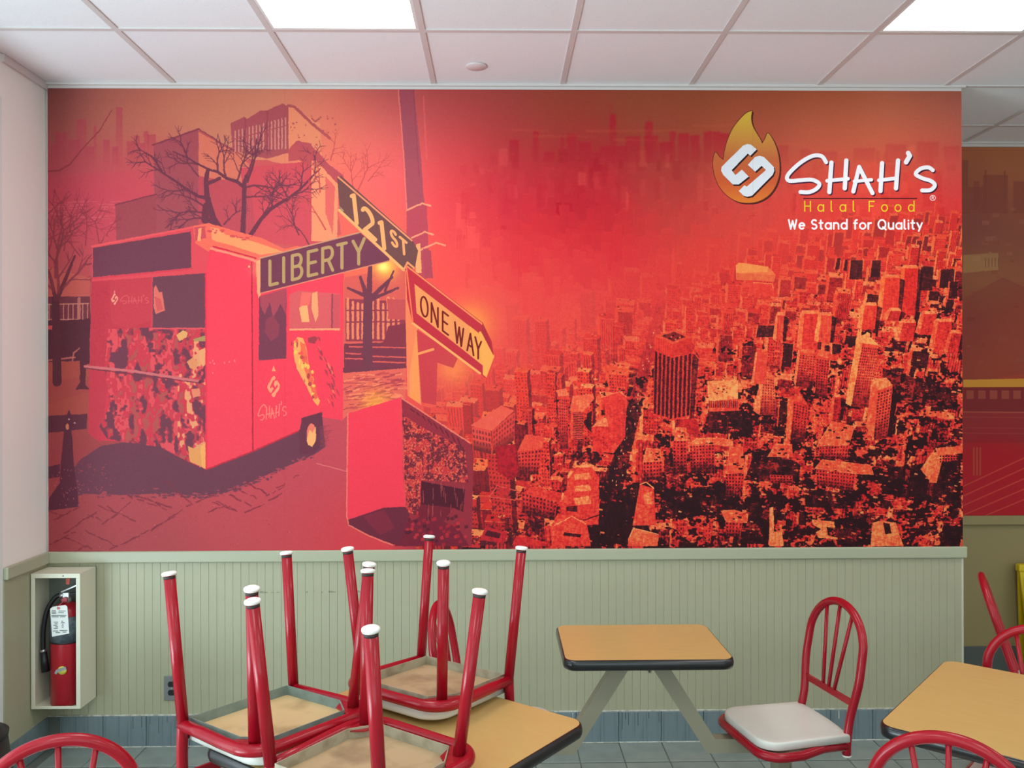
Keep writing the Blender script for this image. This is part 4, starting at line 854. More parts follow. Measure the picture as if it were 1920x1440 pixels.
# ---------------------------------------------------------------- room shell
XL, XR, YR, ZC = -2.125, 2.222, .93, 3.12          # left corner, end of the picture wall, recess wall, ceiling
XE, YB = 5.6, -7.6                                 # far right wall, shopfront behind the camera
wall_back = struct('wall_back', MB().box((XL-.2, .008, -.05), (XR, YR+.25, ZC+.1)), M['white_wall'])
wall_recess = struct('wall_recess', MB().box((XR, YR, -.05), (XE+.2, YR+.25, ZC+.1)), M['sage_shaded'])
wall_left = struct('wall_left', MB().box((XL-.2, -.352, .0), (XL, .008, ZC+.1)).box((XL-.2, YB, ZC-.18), (XL, -.352, ZC+.1)).box((XL-.2, YB-.2, -.05), (XL, -4.4, ZC+.1)), M['white_wall'])
wall_right = struct('wall_right', MB().box((XE, YB-.2, -.05), (XE+.2, YR, ZC+.1)), M['white_wall'])
wall_front = struct('wall_front', MB().box((XL, YB-.2, -.05), (XE, YB, .35)).box((XL, YB-.2, 2.9), (XE, YB, ZC+.1)).box((4.1, YB-.2, .35), (XE, YB, 2.9)), M['white_wall'])
# window walls: left beside the picture wall, and the shopfront
def window(name, axis, a0, a1, fix, z0, z1, n):
    f = MB(); w = .05
    def b(a, c, za, zb): f.box((fix-.06, a, za), (fix, c, zb)) if axis == 'y' else f.box((a, fix-.06, za), (c, fix, zb))
    for i in range(n+1):
        a = a0+(a1-a0)*i/n; b(a-w/2 if 0 < i < n else (a if i == 0 else a-w), a+w/2 if 0 < i < n else (a+w if i == 0 else a), z0, z1)
    root = struct(name, f, M['frame'])
    g = MB()
    for zz in ((z0, z0+.08), (z1-.06, z1)):
        for i in range(n):
            c0 = a0+(a1-a0)*i/n+w/2; c1 = a0+(a1-a0)*(i+1)/n-w/2
            (g.box((fix-.058, c0, zz[0]), (fix-.002, c1, zz[1])) if axis == 'y' else g.box((c0, fix-.058, zz[0]), (c1, fix-.002, zz[1])))
    g.obj('rail', M['frame'], root)
    for i in range(n):
        c0 = a0+(a1-a0)*i/n+w/2; c1 = a0+(a1-a0)*(i+1)/n-w/2; p = MB()
        (p.box((fix-.036, c0, z0+.08), (fix-.028, c1, z1-.06)) if axis == 'y' else p.box((c0, fix-.036, z0+.08), (c1, fix-.028, z1-.06)))
        p.obj('pane', M['glass'], root)
window('window_1', 'y', -4.4, -.352, XL, 0, ZC-.18, 3)
window('window_2', 'x', XL, 4.1, YB, .35, 2.9, 4)

# floor: slab and the quarry tiles near the picture wall
floor = struct('floor', MB().box((XL-.2, YB-.2, -.12), (XE+.2, YR+.2, -.004)), M['grout'])
nt = M['grout'].node_tree
TP = .2025
def tile_mesh(sx, sy):
    g = .0022; c = .002
    return MB().loft([[(-sx/2+g, -sy/2+g, -.006), (sx/2-g, -sy/2+g, -.006), (sx/2-g, sy/2-g, -.006), (-sx/2+g, sy/2-g, -.006)],
                      [(-sx/2+g, -sy/2+g, -c), (sx/2-g, -sy/2+g, -c), (sx/2-g, sy/2-g, -c), (-sx/2+g, sy/2-g, -c)],
                      [(-sx/2+g+c, -sy/2+g+c, 0), (sx/2-g-c, -sy/2+g+c, 0), (sx/2-g-c, sy/2-g-c, 0), (-sx/2+g+c, sy/2-g-c, 0)]]).me('tile')
rng = random.Random(5)
tm = [tile_mesh(TP, TP), tile_mesh(TP, TP)]; tm[0].materials.append(M['floor_tile']); tm[1].materials.append(M['floor_tile2'])
for j in range(8):
    y = -.008-TP/2-j*.2115 if j == 0 else -.2195-TP/2-(j-1)*TP
    for i in range(-13, 13):
        x = .5685+TP*(i+.5)
        if x < XL+.09: continue
        o = link('tile', tm[rng.random() < .35], None, floor); o.location = (x, y, rng.uniform(-.0006, .0006))
big = mat('floor_tile_far', (130, 140, 132), .45)
nt = big.node_tree; tc = nt.nodes.new('ShaderNodeTexCoord'); br = nt.nodes.new('ShaderNodeTexBrick'); br.offset = 0
br.inputs['Scale'].default_value = 1; br.inputs['Brick Width'].default_value = TP; br.inputs['Row Height'].default_value = TP; br.inputs['Mortar Size'].default_value = .002
br.inputs['Color1'].default_value = lin((132, 142, 134)); br.inputs['Color2'].default_value = lin((122, 132, 126)); br.inputs['Mortar'].default_value = lin((96, 102, 98))
nt.links.new(tc.outputs['Object'], br.inputs[0]); nt.links.new(br.outputs[0], nt.nodes['Principled BSDF'].inputs['Base Color'])
MB().box((XL, YB, -.004), (XE, -1.646, 0)).box((3.2, -1.646, -.004), (XE, 0, 0)).box((XR, 0, -.004), (XE, YR, 0)).obj('tile_field', big, floor)['kind'] = 'stuff'

# ceiling: slab, lay-in tiles, grid tees
ceiling = struct('ceiling', MB().box((XL-.2, YB-.2, ZC+.02), (XE+.2, YR+.2, ZC+.1)), M['ceil_tile'])
GX = [XL]+[-1.521+.61*i for i in range(12)]; GX = [g for g in GX if g < XE]+[XE]
GY = [YR, .61, 0.0]+[-.61*i for i in range(1, 13)]+[YB]
LIGHTS = {(2, 3), (6, 3), (2, 7), (6, 7), (2, 11), (6, 11), (10, 3), (10, 7)}                       # (column, row) of 2 x 4 ft panels
taken = set()
for (c, r) in LIGHTS: taken |= {(c, r), (c, r+1)}
tmesh = {}
def ctile(w, d):
    k = (round(w, 3), round(d, 3))
    if k not in tmesh:
        me = MB().box((-w/2, -d/2, 0), (w/2, d/2, .012), .0015, 1).me('ceiling_tile'); me.materials.append(M['ceil_tile']); tmesh[k] = me
    return tmesh[k]
for i in range(len(GX)-1):
    for j in range(len(GY)-1):
        if (i, j) in taken: continue
        x0, x1, y1, y0 = GX[i], GX[i+1], GY[j], GY[j+1]
        if j < 2 and x1 <= XR: continue
        if j < 2 and x0 < XR: x0 = XR
        if x1-x0 < .03 or y1-y0 < .03: continue
        o = link('ceiling_tile', ctile(x1-x0-.008, y1-y0-.008), None, ceiling); o.location = ((x0+x1)/2, (y0+y1)/2, ZC+.005)
def tee(x0, x1, y0, y1): MB().box((x0, y0, ZC), (x1, y1, ZC+.006)).obj('grid_tee', M['tee'], ceiling)
for g in GX[1:-1]: tee(g-.012, g+.012, YB, YR if g > XR else 0)
for j, g in enumerate(GY[1:-1]):
    for i in range(len(GX)-1):
        if g > -.001 and GX[i+1] <= XR: continue
        if (i, j) in taken and (i, j+1) in taken: continue
        tee(max(GX[i]+.012, XR if g > -.001 else -9), GX[i+1]-.012, g-.012, g+.012)
trim = lambda n, mb, m: struct('trim_%d' % n, mb, m)
trim(1, MB().box((XL, -.020, ZC-.008), (XR+.012, .008, ZC+.004)).box((XL, -.003, ZC-.022), (XR, .008, ZC-.008)), M['tee'])            # wall angle above the picture
trim(2, MB().box((XL, -.352, ZC-.03), (XL+.012, -.003, ZC+.004)), M['tee'])
trim(3, MB().box((XR, YR-.022, ZC-.008), (XE, YR, ZC+.004)).box((XR, YR-.006, ZC-.024), (XE, YR, ZC-.008)), M['tee'])

# wainscot: beadboard planks, cap, corner bead, baseboard tiles
Z0, Z1, PW = .146, .868, .03778
pm = MB().loft([[(-PW/2+.0004, .010, z), (-PW/2+.0003, .0008, z), (-PW/2+.0018, 0, z), (PW/2-.0012, 0, z), (PW/2-.0003, .0008, z), (PW/2-.0004, .010, z)] for z in (Z0, Z1)]).me('plank')
pm.materials.append(M['sage'])
x = XL+PW/2+.002; k = 0
while x+PW/2 < XR-.008:
    o = link('plank', pm, None, wall_back); o.location = (x, rng.uniform(-.0004, .0004), 0); x += PW; k += 1
PE = x-PW/2
MB().box((PE, .0, Z0), (XR-.002, .010, Z1)).obj('plank', M['sage'], wall_back)
# rub mark left along the boards behind the stacked chairs
sc = M['sage'].node_tree; b = sc.nodes['Principled BSDF']
geo = sc.nodes.new('ShaderNodeNewGeometry'); sp = sc.nodes.new('ShaderNodeSeparateXYZ'); sc.links.new(geo.outputs['Position'], sp.inputs[0])
def mth(op, a, c=None):
    n = sc.nodes.new('ShaderNodeMath'); n.operation = op
    for i, v in enumerate((a, c)):
        if v is None: continue
        if isinstance(v, (int, float)): n.inputs[i].default_value = v
        else: sc.links.new(v, n.inputs[i])
    return n.outputs[0]
dz = mth('ABSOLUTE', mth('SUBTRACT', sp.outputs['Z'], .723)); band = mth('LESS_THAN', dz, .0045)
inx = mth('LESS_THAN', mth('ABSOLUTE', mth('SUBTRACT', sp.outputs['X'], -.90)), .30)
ns = sc.nodes.new('ShaderNodeTexNoise'); ns.inputs['Scale'].default_value = 22; ns.inputs['Detail'].default_value = 4; sc.links.new(geo.outputs['Position'], ns.inputs['Vector'])
fac = mth('MULTIPLY', mth('MULTIPLY', band, inx), mth('GREATER_THAN', ns.outputs['Fac'], .56))
mx = sc.nodes.new('ShaderNodeMix'); mx.data_type = 'RGBA'; src = b.inputs['Base Color'].links[0].from_socket
sc.links.new(mth('MULTIPLY', fac, .6), mx.inputs['Factor']); sc.links.new(src, mx.inputs['A']); mx.inputs['B'].default_value = lin((96, 92, 78)); sc.links.new(mx.outputs['Result'], b.inputs['Base Color'])

def cap(x0, x1, yb, n, m):
    return trim(n, MB().box((x0, yb-.024, .866), (x1, yb, .921), .006, 3), m)
cap(XL, 2.238, .008, 4, M['sage_trim'])
trim(5, MB().box((XL-.0, -.352, .866), (XL+.022, -.016, .921), .006, 3), M['sage_trim'])
cap(XR, XE, YR, 6, M['sage_shaded'])
trim(7, MB().box((XR-.006, -.003, Z0), (XR+.004, .02, .866), .003, 2), M['bead'])                 # corner bead at the end of the boards
trim(8, MB().box((XL, -.352, 0), (XL+.006, .0, .866)), M['sage'])                                # painted panel on the left return
bb = struct('baseboard_back', MB().box((XL, .002, 0), (XR, .012, Z0)), M['grout'])
bm_ = MB().box((-TP/2+.0012, -.008, 0), (TP/2-.0012, .004, Z0-.002), .0015, 1).me('tile'); bm_.materials.append(M['base_tile'])
for i in range(-13, 8):
    x = .5685+TP*(i+.5)
    if x-TP/2 < XL-.01: continue
    o = link('tile', bm_, None, bb); o.location = (x, rng.uniform(-.0006, .0006), 0)
MB().box((XL, -.006, Z0-.002), (XR, .002, Z0+.005), .0015, 1).obj('caulk_line', M['caulk'], bb)
MB().box((XL, -.012, -.001), (XR, -.004, .004), .0015, 1).obj('caulk_line', M['caulk'], bb)
# old adhesive and runs on the baseboard tiles
dr = MB(); r2 = random.Random(9)
for xs in ([-1.72+.04*q for q in range(6)]+[.585, .60, .615, .66, .71, .76]):
    h = r2.uniform(.03, .09); dr.box((xs-.0012, -.0092, Z0-h), (xs+.0012, -.0078, Z0-.003))
dr.obj('drip_streaks', M['dark_base'], bb)['kind'] = 'stuff'
dr = MB()
for xs in (1.30, 1.335, 1.62, 1.66, .35): dr.box((xs-.0022, -.0096, Z0-r2.uniform(.02, .05)), (xs+.0022, -.0078, Z0-.003))
dr.obj('caulk_runs', M['caulk'], bb)['kind'] = 'stuff'
bl = struct('baseboard_left', MB().box((XL, -.352, 0), (XL+.012, -.012, Z0)), M['base_tile'])
br_ = struct('baseboard_recess', MB().box((XR, YR-.012, 0), (XE, YR, .150), .003, 1), M['dark_base'])

# ---------------------------------------------------------------- the two wall pictures
def picture(name, x0, x1, yb, th, z0, z1, P, m_name, rough, val):
    img = bpy.data.images.new(m_name, P.w, P.h, alpha=False)
    px = np.ones((P.h, P.w, 4), np.float32); px[..., :3] = P.a[::-1]/255
    img.pixels.foreach_set(px.ravel()); img.update(); img.pack()
    m = mat(m_name, (200, 80, 70), rough, spec=.06); nt = m.node_tree
    uv = nt.nodes.new('ShaderNodeUVMap'); t = nt.nodes.new('ShaderNodeTexImage'); t.image = img; t.extension = 'EXTEND'
    gm = nt.nodes.new('ShaderNodeHueSaturation'); gm.inputs['Saturation'].default_value = PRINT_SAT; gm.inputs['Value'].default_value = val
    nt.links.new(uv.outputs[0], t.inputs[0]); nt.links.new(t.outputs[0], gm.inputs['Color']); nt.links.new(gm.outputs[0], nt.nodes['Principled BSDF'].inputs['Base Color'])
    me = MB().box((x0, yb-th, z0), (x1, yb, z1)).me(name); me.materials.append(m)
    return me
def set_uv(me, xo, zo):
    lay = me.uv_layers.new(name='UVMap')
    for l in me.loops:
        c = me.vertices[l.vertex_index].co
        lay.data[l.index].uv = ((c.x-xo[0])/(xo[1]-xo[0]), (c.z-zo[0])/(zo[1]-zo[0]))
H1 = [1.98528884, -4.39268557e-03, -166.803953, -6.35899810e-03, 2.00366422, -331.078594, -1.03426169e-05, 4.65680028e-07]
H2 = [2.48744142, -7.21110895e-03, -4061.48393, -5.12145383e-03, 2.47009359, -670.988632, -1.03426171e-05, 4.65679879e-07]
PRINT_SAT, PRINT_VAL = 1.03, .92
P1 = Print(3480, 1744, H1); paint_main(P1)
me = picture('wall_mural', -2.114, 2.2205, .008, .0135, .9205, 3.0985, P1, 'main_print', .42, PRINT_VAL); set_uv(me, (-2.125, 2.225), (.918, 3.098))
mural = tag(link('wall_mural', me), 'large red and orange wall mural of a food truck, street signs and city', 'mural')
P2 = Print(2600, 1744, H2); paint_recess(P2)
me = picture('wall_mural', XR+.01, 5.4, YR, .006, .921, 3.094, P2, 'recess_print', .5, 1.35); set_uv(me, (2.2, 5.45), (.915, 3.095))
tag(link('wall_mural', me), 'shaded brownish red wall mural with elevated train on the recessed wall at right', 'mural')

# ---------------------------------------------------------------- ceiling fittings
def troffer(c, r, label, group=None):
    x0, x1, y1, y0 = GX[c]+.012, GX[c+1]-.012, GY[r]-.012, GY[r+2]+.012
    t = empty('ceiling_light', ((x0+x1)/2, (y0+y1)/2, ZC)); tag(t, label, 'ceiling light', group)
    hx, hy = (x1-x0)/2, (y1-y0)/2; f = MB(); w = .012
    f.box((-hx, -hy, .001), (hx, -hy+w, .03)).box((-hx, hy-w, .001), (hx, hy, .03)).box((-hx, -hy+w, .001), (-hx+w, hy-w, .03)).box((hx-w, -hy+w, .001), (hx, hy-w, .03))
    f.obj('frame', M['panel_frame'], t)
    MB().box((-hx+w, -hy+w, .006), (hx-w, hy-w, .012)).obj('diffuser', M['diffuser'], t)
troffer(2, 3, 'glowing white ceiling panel above the street corner picture, left one of the two in view', 'lit ceiling panels')
troffer(6, 3, 'glowing white ceiling panel near the right end of the mural, above the flame logo', 'lit ceiling panels')
for c, r in sorted(LIGHTS-{(2, 3), (6, 3)}): troffer(c, r, 'lit ceiling panel out of view, %s column, %s row back' % ({2: 'left', 6: 'middle', 10: 'right'}[c], {3: 'first', 7: 'second', 11: 'third'}[r]), 'lit ceiling panels')
sp_ = tag(empty('sprinkler_cover', (-.094, -.235, ZC+.004)), 'small round white sprinkler cover plate in the ceiling tile near the mural', 'sprinkler cover')
MB().lathe([(.046, .0), (.047, -.004), (.044, -.007), (0, -.0075)], n=32).obj('cover_plate', M['cover'], sp_)
MB().lathe([(.036, .004), (.036, -.001)], n=24).obj('collar', M['soot'], sp_)

# ---------------------------------------------------------------- chairs
RT, RA = .0160, .0152
def leg_me(p, q, nm='leg'): return MB().tube([p, q], .0155, 16)
def make_chair(legs=True, wb=.18, pan='pan_beige', ply='ply_grey', rake=.055, red='red'):
    """parts of one tubular cafe chair; uprights at y=0, seat forward along +y"""
    parts = []
    wa = .166; fr = M[red]
    # seat: white slab with rounded front and hollowed top
    out = []
    for i in range(9): out.append((-.168+.042*i, -.006-.012*math.cos(math.pi*(i-4)/8)))
    o2 = []
    for cx, a0 in ((.104, 0), (-.104, 90)):
        for i in range(8):
            a = R(a0+90*i/7); o2.append((cx+.072*math.cos(a), .268+.072*math.sin(a)))
    out = out+o2; C = (0, .16)
    def ring(s, z): return [(C[0]+(x-C[0])*s*.985, C[1]+(y-C[1])*s*.985, z) for x, y in out]
    sm = MB().loft([ring(.985, .421), ring(1, .424), ring(1, .443), ring(.988, .449), ring(.955, .4505), ring(.80, .4485), ring(.55, .4455), ring(.25, .444)], smooth=True)
    parts.append(('seat', sm, M['seat_white'], []))
    # underside: plywood and the folded tray rim with cut front corners
    rim = [(-.160, -.004), (.160, -.004), (.163, .235), (.118, .306), (-.118, .306), (-.163, .235)]
    pl = MB().loft([[(x*.985, y*.985+.002, z) for x, y in rim] for z in (.4195, .4215)])
    t_ = .0025; n = len(rim); ring_ = lambda k, z: [((x)*k, .15+(y-.15)*k, z) for x, y in rim]
    tr = MB(); rs = [ring_(1, .423), ring_(1, .3925), ring_(.985, .3925), ring_(.985, .423)]
    tr.loft(rs, close=False)
    parts.append(('seat_board', pl, M[ply], [])); parts.append(('seat_pan', tr, M[pan], []))
    # U-shaped frame
    side = [(wb, -.004), (wb+.004, .10), (.190, .20), (.191, .266)]
    cor = [(.117+.074*math.cos(R(a)), .266+.074*math.sin(R(a))) for a in range(10, 91, 10)]
    half = side+cor; full = [(x, y, .4065) for x, y in half]+[(-x, y, .4065) for x, y in half[::-1]]
    parts.append(('seat_frame', MB().tube(full, RT, 14), fr, []))
    for s in (-1, 1):
        tri = [(.112*s, .322), (.176*s, .322), (.176*s, .225), (.128*s, .258)]
        parts.append(('gusset', MB().loft([[(x, y, .398) for x, y in tri], [(x, y, .4015) for x, y in tri]]), M['red_dark'], []))
    # arch: uprights and hoop in one tube
    zb = .372 if not legs else .40; zc = .722; ry = lambda z: -.004-rake*max(0, (z-.42))/.47
    arch = [(wb, 0, zb), (wb, -.002, .42), (wb-.004, ry(.50), .50), (wa, ry(.62), .62), (wa, ry(.70), .70)]
    hoop = [(wa*math.cos(R(a)), ry(zc+wa*.93*math.sin(R(a))), zc+wa*.93*math.sin(R(a))) for a in range(10, 91, 10)]
    h = arch+hoop; h = h+[(-x, y, z) for x, y, z in h[-2::-1]]
    subs = []
    if not legs:
        for s in (-1, 1): subs.append(('glide', MB().lathe([(.0, .366), (.014, .366), (.016, .369), (.016, .373), (.0, .373)], (s*wb, 0, 0), 16), M['glide']))
    parts.append(('back_frame', MB().tube(spl(h, 3), RA, 14), fr, subs))
    parts.append(('crossbar', MB().bar((wa-.006, ry(.553), .553), (-wa+.006, ry(.553), .553), .009, .024), fr, []))
    for s in (-1, 0, 1):
        xt = .080*s; zt = zc+wa*.93*math.sqrt(1-(xt/wa)**2)-.004
        parts.append(('spoke', MB().tube([(.034*s, ry(.558), .558), (xt, ry(zt), zt)], .0070, 10), fr, []))
    if legs:
        for s in (-1, 1):
            for (bx, by, bz, tx, ty) in ((.157, .290, .418, .1904, .3358), (wb, 0.0, .402, .1918, -.040)):
                p = Vector((s*bx, by, bz)); q = Vector((s*tx, ty, .0085)); d = (p-q).normalized()
                c = MB().lathe([(.0, -.0085), (.014, -.0085), (.0190, -.0060), (.0198, -.0025), (.0185, .0020), (.0, .003)], n=18)
                mt = d.to_track_quat('Z', 'Y').to_matrix().to_4x4(); mt.translation = q
                bmesh.ops.transform(c.b, matrix=mt, verts=c.b.verts)
                sc_ = MB().tube([q+d*.004, q+d*.011], .0157, 16)
                parts.append(('leg', MB().tube([p, q], .0155, 16), fr, [('glide', c, M['glide']), ('scuff', sc_, M['soot'])]))
    return parts
def put_chair(parts, label, mw=None, loc=(0, 0, 0), rz=0, group=None):
    r = empty('cafe_chair', loc, rz); tag(r, label, 'chair', group)
    for nm, mb, m, subs in parts:
        o = mb.obj(nm, m, r)
        for sn, smb, sm in subs: smb.obj(sn, sm, o)
    if mw is not None: r.matrix_world = mw
    return r
ZT = .74
def inverted(x, y, th, dz, tx, ty):
    # template origin (fit) sits 14 mm in front of the uprights
    return Matrix.Translation((x, y, ZT+dz)) @ Matrix.Rotation(th, 4, 'Z') @ Matrix.Rotation(tx, 4, 'X') @ Matrix.Rotation(-ty, 4, 'Y') @ Matrix.Rotation(math.pi, 4, 'Y') @ Matrix.Translation((0, -.014, -.4505))
G1 = 'red chairs turned upside down on the left table'
put_chair(make_chair(pan='pan_green', ply='ply'), 'upside-down red chair at the left end of the left table, grey-green tray under its seat', inverted(-.7214, -1.5970, -2.2556, .0045, .0375, .0123), group=G1)
put_chair(make_chair(), 'upside-down red chair at the far side of the left table, nearest the mural', inverted(-.1235, -1.305, 2.5026, .0035, .048, -.0092), group=G1)
put_chair(make_chair(), 'upside-down red chair nearest the camera on the left table, cut by the bottom edge', inverted(-.3898, -2.0807, -.6298, .0085, .0074, -.0064), group=G1)

# ---------------------------------------------------------------- tables
def table_top(root, hx, hy, r=.05):
    o = rrect(-hx, hx, -hy, hy, r); s = lambda d, z: [(x-math.copysign(min(d, abs(x)), x)*1.0, y-math.copysign(min(d, abs(y)), y), z) for x, y in o]
    ins = lambda d, z: [(x, y, z) for x, y in rrect(-hx+d, hx-d, -hy+d, hy-d, max(.01, r-d))]
    MB().loft([ins(.010, -.038), ins(.003, -.034), ins(0, -.024), ins(0, -.014), ins(.0025, -.004), ins(.007, -.0005), ins(.010, -.0005)], smooth=True).obj('edge_band', M['rubber'], root)
    MB().loft([ins(.0085, -.004), ins(.0085, .0)]).obj('table_top', M['laminate'], root)
def square_table(c, rz, hx, label, hy=None):
    t = tag(empty('dining_table', (c[0], c[1], ZT), rz), label, 'table')
    table_top(t, hx, hy or hx)
    MB().box((-.03, -.03, -ZT+.05), (.03, .03, -.05), .004).obj('column', M['beam'], t)
    MB().box((-.16, -.16, -.05), (.16, .16, -.0385), .003).obj('mount_plate', M['beam'], t)
    MB().box((-.20, -.035, -ZT), (.20, .035, -ZT+.05), .006).box((-.035, -.20, -ZT), (.035, .20, -ZT+.05), .006).obj('cross_foot', M['beam'], t)
    return t
square_table((-.2705, -1.6705), math.atan2(-.47, .6017), .374, 'square wood-laminate table under the three upturned chairs, black edge', .378)
square_table((1.585, -1.610), math.atan2(-.66, .74), .372, 'square wood-laminate table cut by the right edge of the photo')
# middle table on splayed arms between two fixed seats
MX, MY = .527, -.858
t = tag(empty('dining_table', (MX, MY, ZT)), 'small rectangular wood-laminate table against the boards, on splayed grey arms', 'table')
table_top(t, .302, .222, .045)
for s in (-1, 1):
    o_ = [(s*.012, -.046), (s*.078, -.046), (s*.276, -.359), (s*.475, -.359), (s*.475, -.411), (s*.247, -.411)]
    a = MB().loft([[(x, y, z) for x, z in o_] for y in (-.025, .025)])
    a.obj('support_arm', M['beam'], t)
MB().box((-.13, -.09, -.046), (.13, .09, -.0385), .002).obj('mount_plate', M['beam'], t)
MB().loft([[(-.085, y, -.046), (.02, y, -.046), (.02, y, -.082)] for y in (-.10, -.094)]).box((.016, -.10, -.086), (.026, -.05, -.046)).obj('bracket', M['beam'], t)
def fixed_chair(x, y, rz, s, label):
    c = put_chair(make_chair(legs=False, wb=.150, rake=.078), label, loc=(x, y, 0), rz=rz, group='red chairs fixed to the middle table')
    MB().box((-.026, .15, 0), (.026, .202, .392), .004).obj('post', M['beam'], c)
    MB().box((-.12, .08, .388), (.12, .27, .393)).obj('mount_plate', M['beam'], c)
    MB().bar((.03*s, .15, .38), (.20*s, .02, .03), .05, .03).obj('brace', M['beam'], c)
    return c
fixed_chair(1.212, -.858, R(102), 1, 'red chair with white seat to the right of the middle table')
fixed_chair(-.152, -.858, R(-98), -1, 'red chair behind the upturned chairs, left of the middle table')
# loose chairs cut by the frame
put_chair(make_chair(), 'red chair with fan back in the bottom left corner', loc=(-1.045, -1.972, 0), rz=R(21.5))
put_chair(make_chair(), 'red chair with fan back in front of the right table, bottom right corner', loc=(1.071, -2.012, 0), rz=R(-30))
put_chair(make_chair(), 'red chair pushed in at the far side of the right table', loc=(1.785, -1.252, 0), rz=R(138))
put_chair(make_chair(rake=.150), 'red chair seen edge-on beyond the right table, beside the recess', loc=(2.195, -.50, 0), rz=R(-118))

# ---------------------------------------------------------------- extinguisher in its box
cx0, cx1, cz0, cz1, cy = -2.114, -1.893, .238, .850, -.155
cb = tag(empty('extinguisher_cabinet', ((cx0+cx1)/2, 0, cz0)), 'cream open-front metal box on the boards in the left corner', 'cabinet')
W, Hh = (cx1-cx0)/2, cz1-cz0
MB().box((-W, -.008, 0), (W, -.001, Hh)).obj('back_panel', M['cab_in'], cb)
for s in (-1, 1):
    MB().box((W-.004, cy+.002, .004), (W, -.008, Hh-.004)).obj('side_panel', M['cab'], cb).scale.x = 1
    if s == -1: bpy.data.objects.remove(cb.children[-1]); MB().box((-W, cy+.002, .004), (-W+.004, -.008, Hh-.004)).obj('side_panel', M['cab'], cb)
MB().box((-W, cy+.002, Hh-.004), (W, -.008, Hh)).obj('top_panel', M['cab'], cb)
MB().box((-W, cy+.002, 0), (W, -.008, .004)).obj('bottom_panel', M['cab'], cb)
MB().box((-W, cy-.001, 0), (W, cy+.003, .013), .001, 1).box((-W, cy-.001, Hh-.020), (W, cy+.003, Hh), .001, 1).box((-W, cy-.001, .013), (-W+.018, cy+.003, Hh-.020), .001, 1).box((W-.019, cy-.001, .013), (W, cy+.003, Hh-.020), .001, 1).obj('face_frame', M['cab'], cb)
MB().lathe([(.0025, 0), (.0025, .002)], (.035, cy-.001, Hh-.010), 10, 'y').obj('screw_hole', M['soot'], cb)
ex, ey = -1.986, -.082
e = tag(empty('fire_extinguisher', (ex-.003, ey+.003, cz0+.0045)), 'red fire extinguisher with white inspection tag inside the cream box', 'fire extinguisher')
e.scale = (1.07, 1.04, 1.0)
MB().lathe([(.0, 0), (.062, 0), (.066, .004), (.066, .40), (.062, .425), (.045, .448), (.022, .460), (.0, .460)], n=36).obj('cylinder', M['ext_red'], e)
MB().lathe([(.0664, .292), (.0672, .292), (.0672, .405), (.0664, .405)], n=36).obj('label_band', M['band'], e)
MB().lathe([(.0664, .284), (.0676, .284), (.0676, .292), (.0664, .292)], n=36).obj('lower_rim', M['black'], e)
MB().lathe([(.0, .455), (.017, .455), (.017, .478), (.013, .482), (.013, .505), (.0, .505)], n=18).box((-.016, -.014, .482), (.014, .014, .508), .003, 1).obj('valve', M['steel'], e)
MB().bar((-.022, 0, .508), (.058, -.004, .545), .020, .006).obj('lever', M['steel'], e)
MB().bar((.008, 0, .500), (.062, -.004, .505), .018, .005).obj('carry_handle', M['black'], e)
MB().lathe([(.0, -.004), (.0125, -.004), (.0125, .006), (.0, .006)], (-.002, -.018, .474), 18, 'y').obj('gauge', M['pink'], e)
MB().loft([[(.002, y, .545), (.016, y, .545), (.019, y, .574), (.001, y, .570)] for y in (-.016, -.013)]).obj('seal_tab', M['orange'], e)
hs = MB().tube(spl([(-.016, 0, .492), (-.045, -.006, .486), (-.078, -.014, .43), (-.092, -.02, .34), (-.092, -.024, .24)], 8), .010, 12)
ho = hs.obj('hose', M['black'], e)
MB().tube([(-.030, -.003, .491), (-.014, 0, .492)], .0115, 12).obj('coupling', M['steel'], ho)
MB().tube([(-.092, -.024, .25), (-.090, -.024, .238)], .012, 12).obj('ferrule', M['steel'], ho)
MB().tube([(-.090, -.024, .238), (-.080, -.026, .150)], .013, 12, r2=.017).obj('nozzle', M['black'], ho)
tg = MB().loft([[(-.038, -.0705, .448), (-.026, -.071, .458), (.026, -.071, .465), (.034, -.0705, .458), (.042, -.070, .336), (-.030, -.070, .322)], [(-.038, -.0697, .448), (-.026, -.0702, .458), (.026, -.0702, .465), (.034, -.0697, .458), (.042, -.0692, .336), (-.030, -.0692, .322)]]).obj('tag', M['tag'], e)
ti = MB(); r3 = random.Random(2)
for (z, a, b_) in [(.440, -.030, -.014), (.434, -.031, -.012), (.428, -.031, -.013), (.438, -.002, .028), (.431, -.004, .020), (.418, -.032, .030), (.412, -.030, -.002), (.412, .004, .026), (.388, -.022, -.004), (.381, -.018, -.006), (.374, -.024, -.008), (.367, -.016, -.004), (.360, -.022, -.006), (.392, .010, .016), (.385, .008, .024), (.378, .012, .018), (.371, .010, .020), (.364, .012, .018), (.348, -.026, -.004), (.350, .002, .034), (.341, -.014, .004), (.343, .014, .030)]:
    ti.box((a, -.0716, z-.0016), (b_, -.0711, z+.0016))
ti.obj('tag_print', M['ink'], tg)
MB().bar((-.004, -.0716, .456), (-.001, -.03, .474), .003, .003).box((-.008, -.0722, .446), (.004, -.0712, .456)).obj('tag_tie', M['pink'], e)
MB().lathe([(.0, .0), (.019, .0), (.019, .0009), (.0, .0009)], (.010, -.0665, .168), 22, 'y').obj('sticker', M['lime'], e)
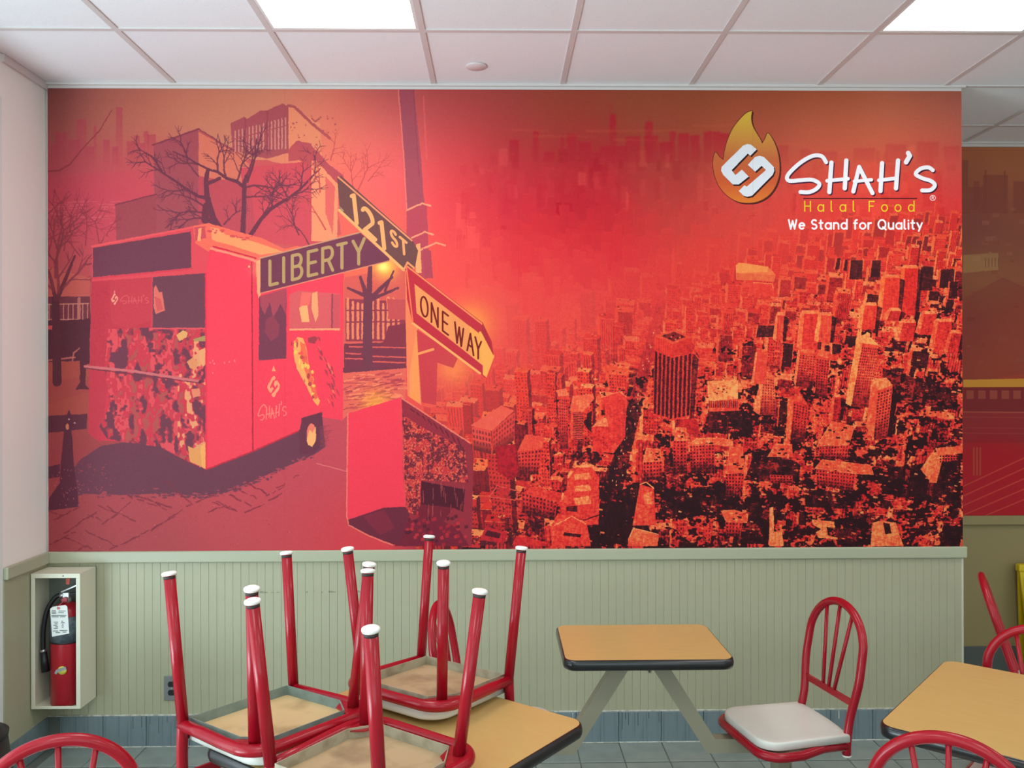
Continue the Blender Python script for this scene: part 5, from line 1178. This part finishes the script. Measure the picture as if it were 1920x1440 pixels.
MB().loft([[(-.022, y, .156), (-.014, y, .172), (.026, y, .186), (.028, y, .172), (-.006, y, .160), (-.014, y, .150)] for y in (-.0682, -.0674)]).obj('sticker_band', M['stick_grey'], e)

# ---------------------------------------------------------------- outlet, floor sign, black stand
ox, oz = -1.541, .274
u = tag(empty('wall_outlet', (ox, 0, oz)), 'grey double outlet plate low on the boards, behind the upturned chair leg', 'outlet')
MB().box((-.036, -.006, -.058), (.036, .0, .058), .003, 2).obj('cover_plate', M['plate'], u)
for s in (-1, 1):
    q = MB().loft([[(a*.0165, y, s*.0195+max(-.0125, min(.0125, b*.0165))) for a, b in [(math.cos(R(k*15)), math.sin(R(k*15))) for k in range(24)]] for y in (-.0085, -.004)])
    q.obj('receptacle', M['black'], u)
MB().lathe([(.0, 0), (.003, 0), (.003, .0012), (.0, .0012)], (0, -.0062, 0), 10, 'y').obj('screw', M['steel'], u)
s_ = tag(empty('floor_sign', (3.20, .80, 0)), 'yellow plastic folding floor sign standing against the recess wall at the right edge', 'floor sign')
for k, (yb_, yt_) in enumerate(((.0, .062), (.115, .072))):
    p = MB().loft([[(-.125, yb_, 0), (.125, yb_, 0), (.125, yb_+.014, 0), (-.125, yb_+.014, 0)], [(-.165, yt_, .62), (.165, yt_, .62), (.165, yt_+.014, .62), (-.165, yt_+.014, .62)]])
    p.obj('panel', M['yellow'], s_)
MB().loft([[(-.150, y, .06), (-.126, y, .06), (-.150, y, .58), (-.160, y, .58)] for y in (.018, .03)]).obj('raised_edge', M['yellow'], s_)
MB().box((-.172, .052, .60), (.172, .096, .645), .010, 3).obj('top_hinge', M['yellow'], s_)
k = tag(empty('waste_bin', (-1.96, -.86, 0)), 'black tapered bin at the left edge of the photo, below the window', 'bin')
MB().lathe([(.0, 0), (.175, 0), (.178, .01), (.128, .40), (.0, .40)], n=32).obj('body', M['black'], k)
MB().lathe([(.0, .395), (.132, .395), (.134, .41), (.10, .425), (.0, .43)], n=32).obj('lid', M['black'], k)
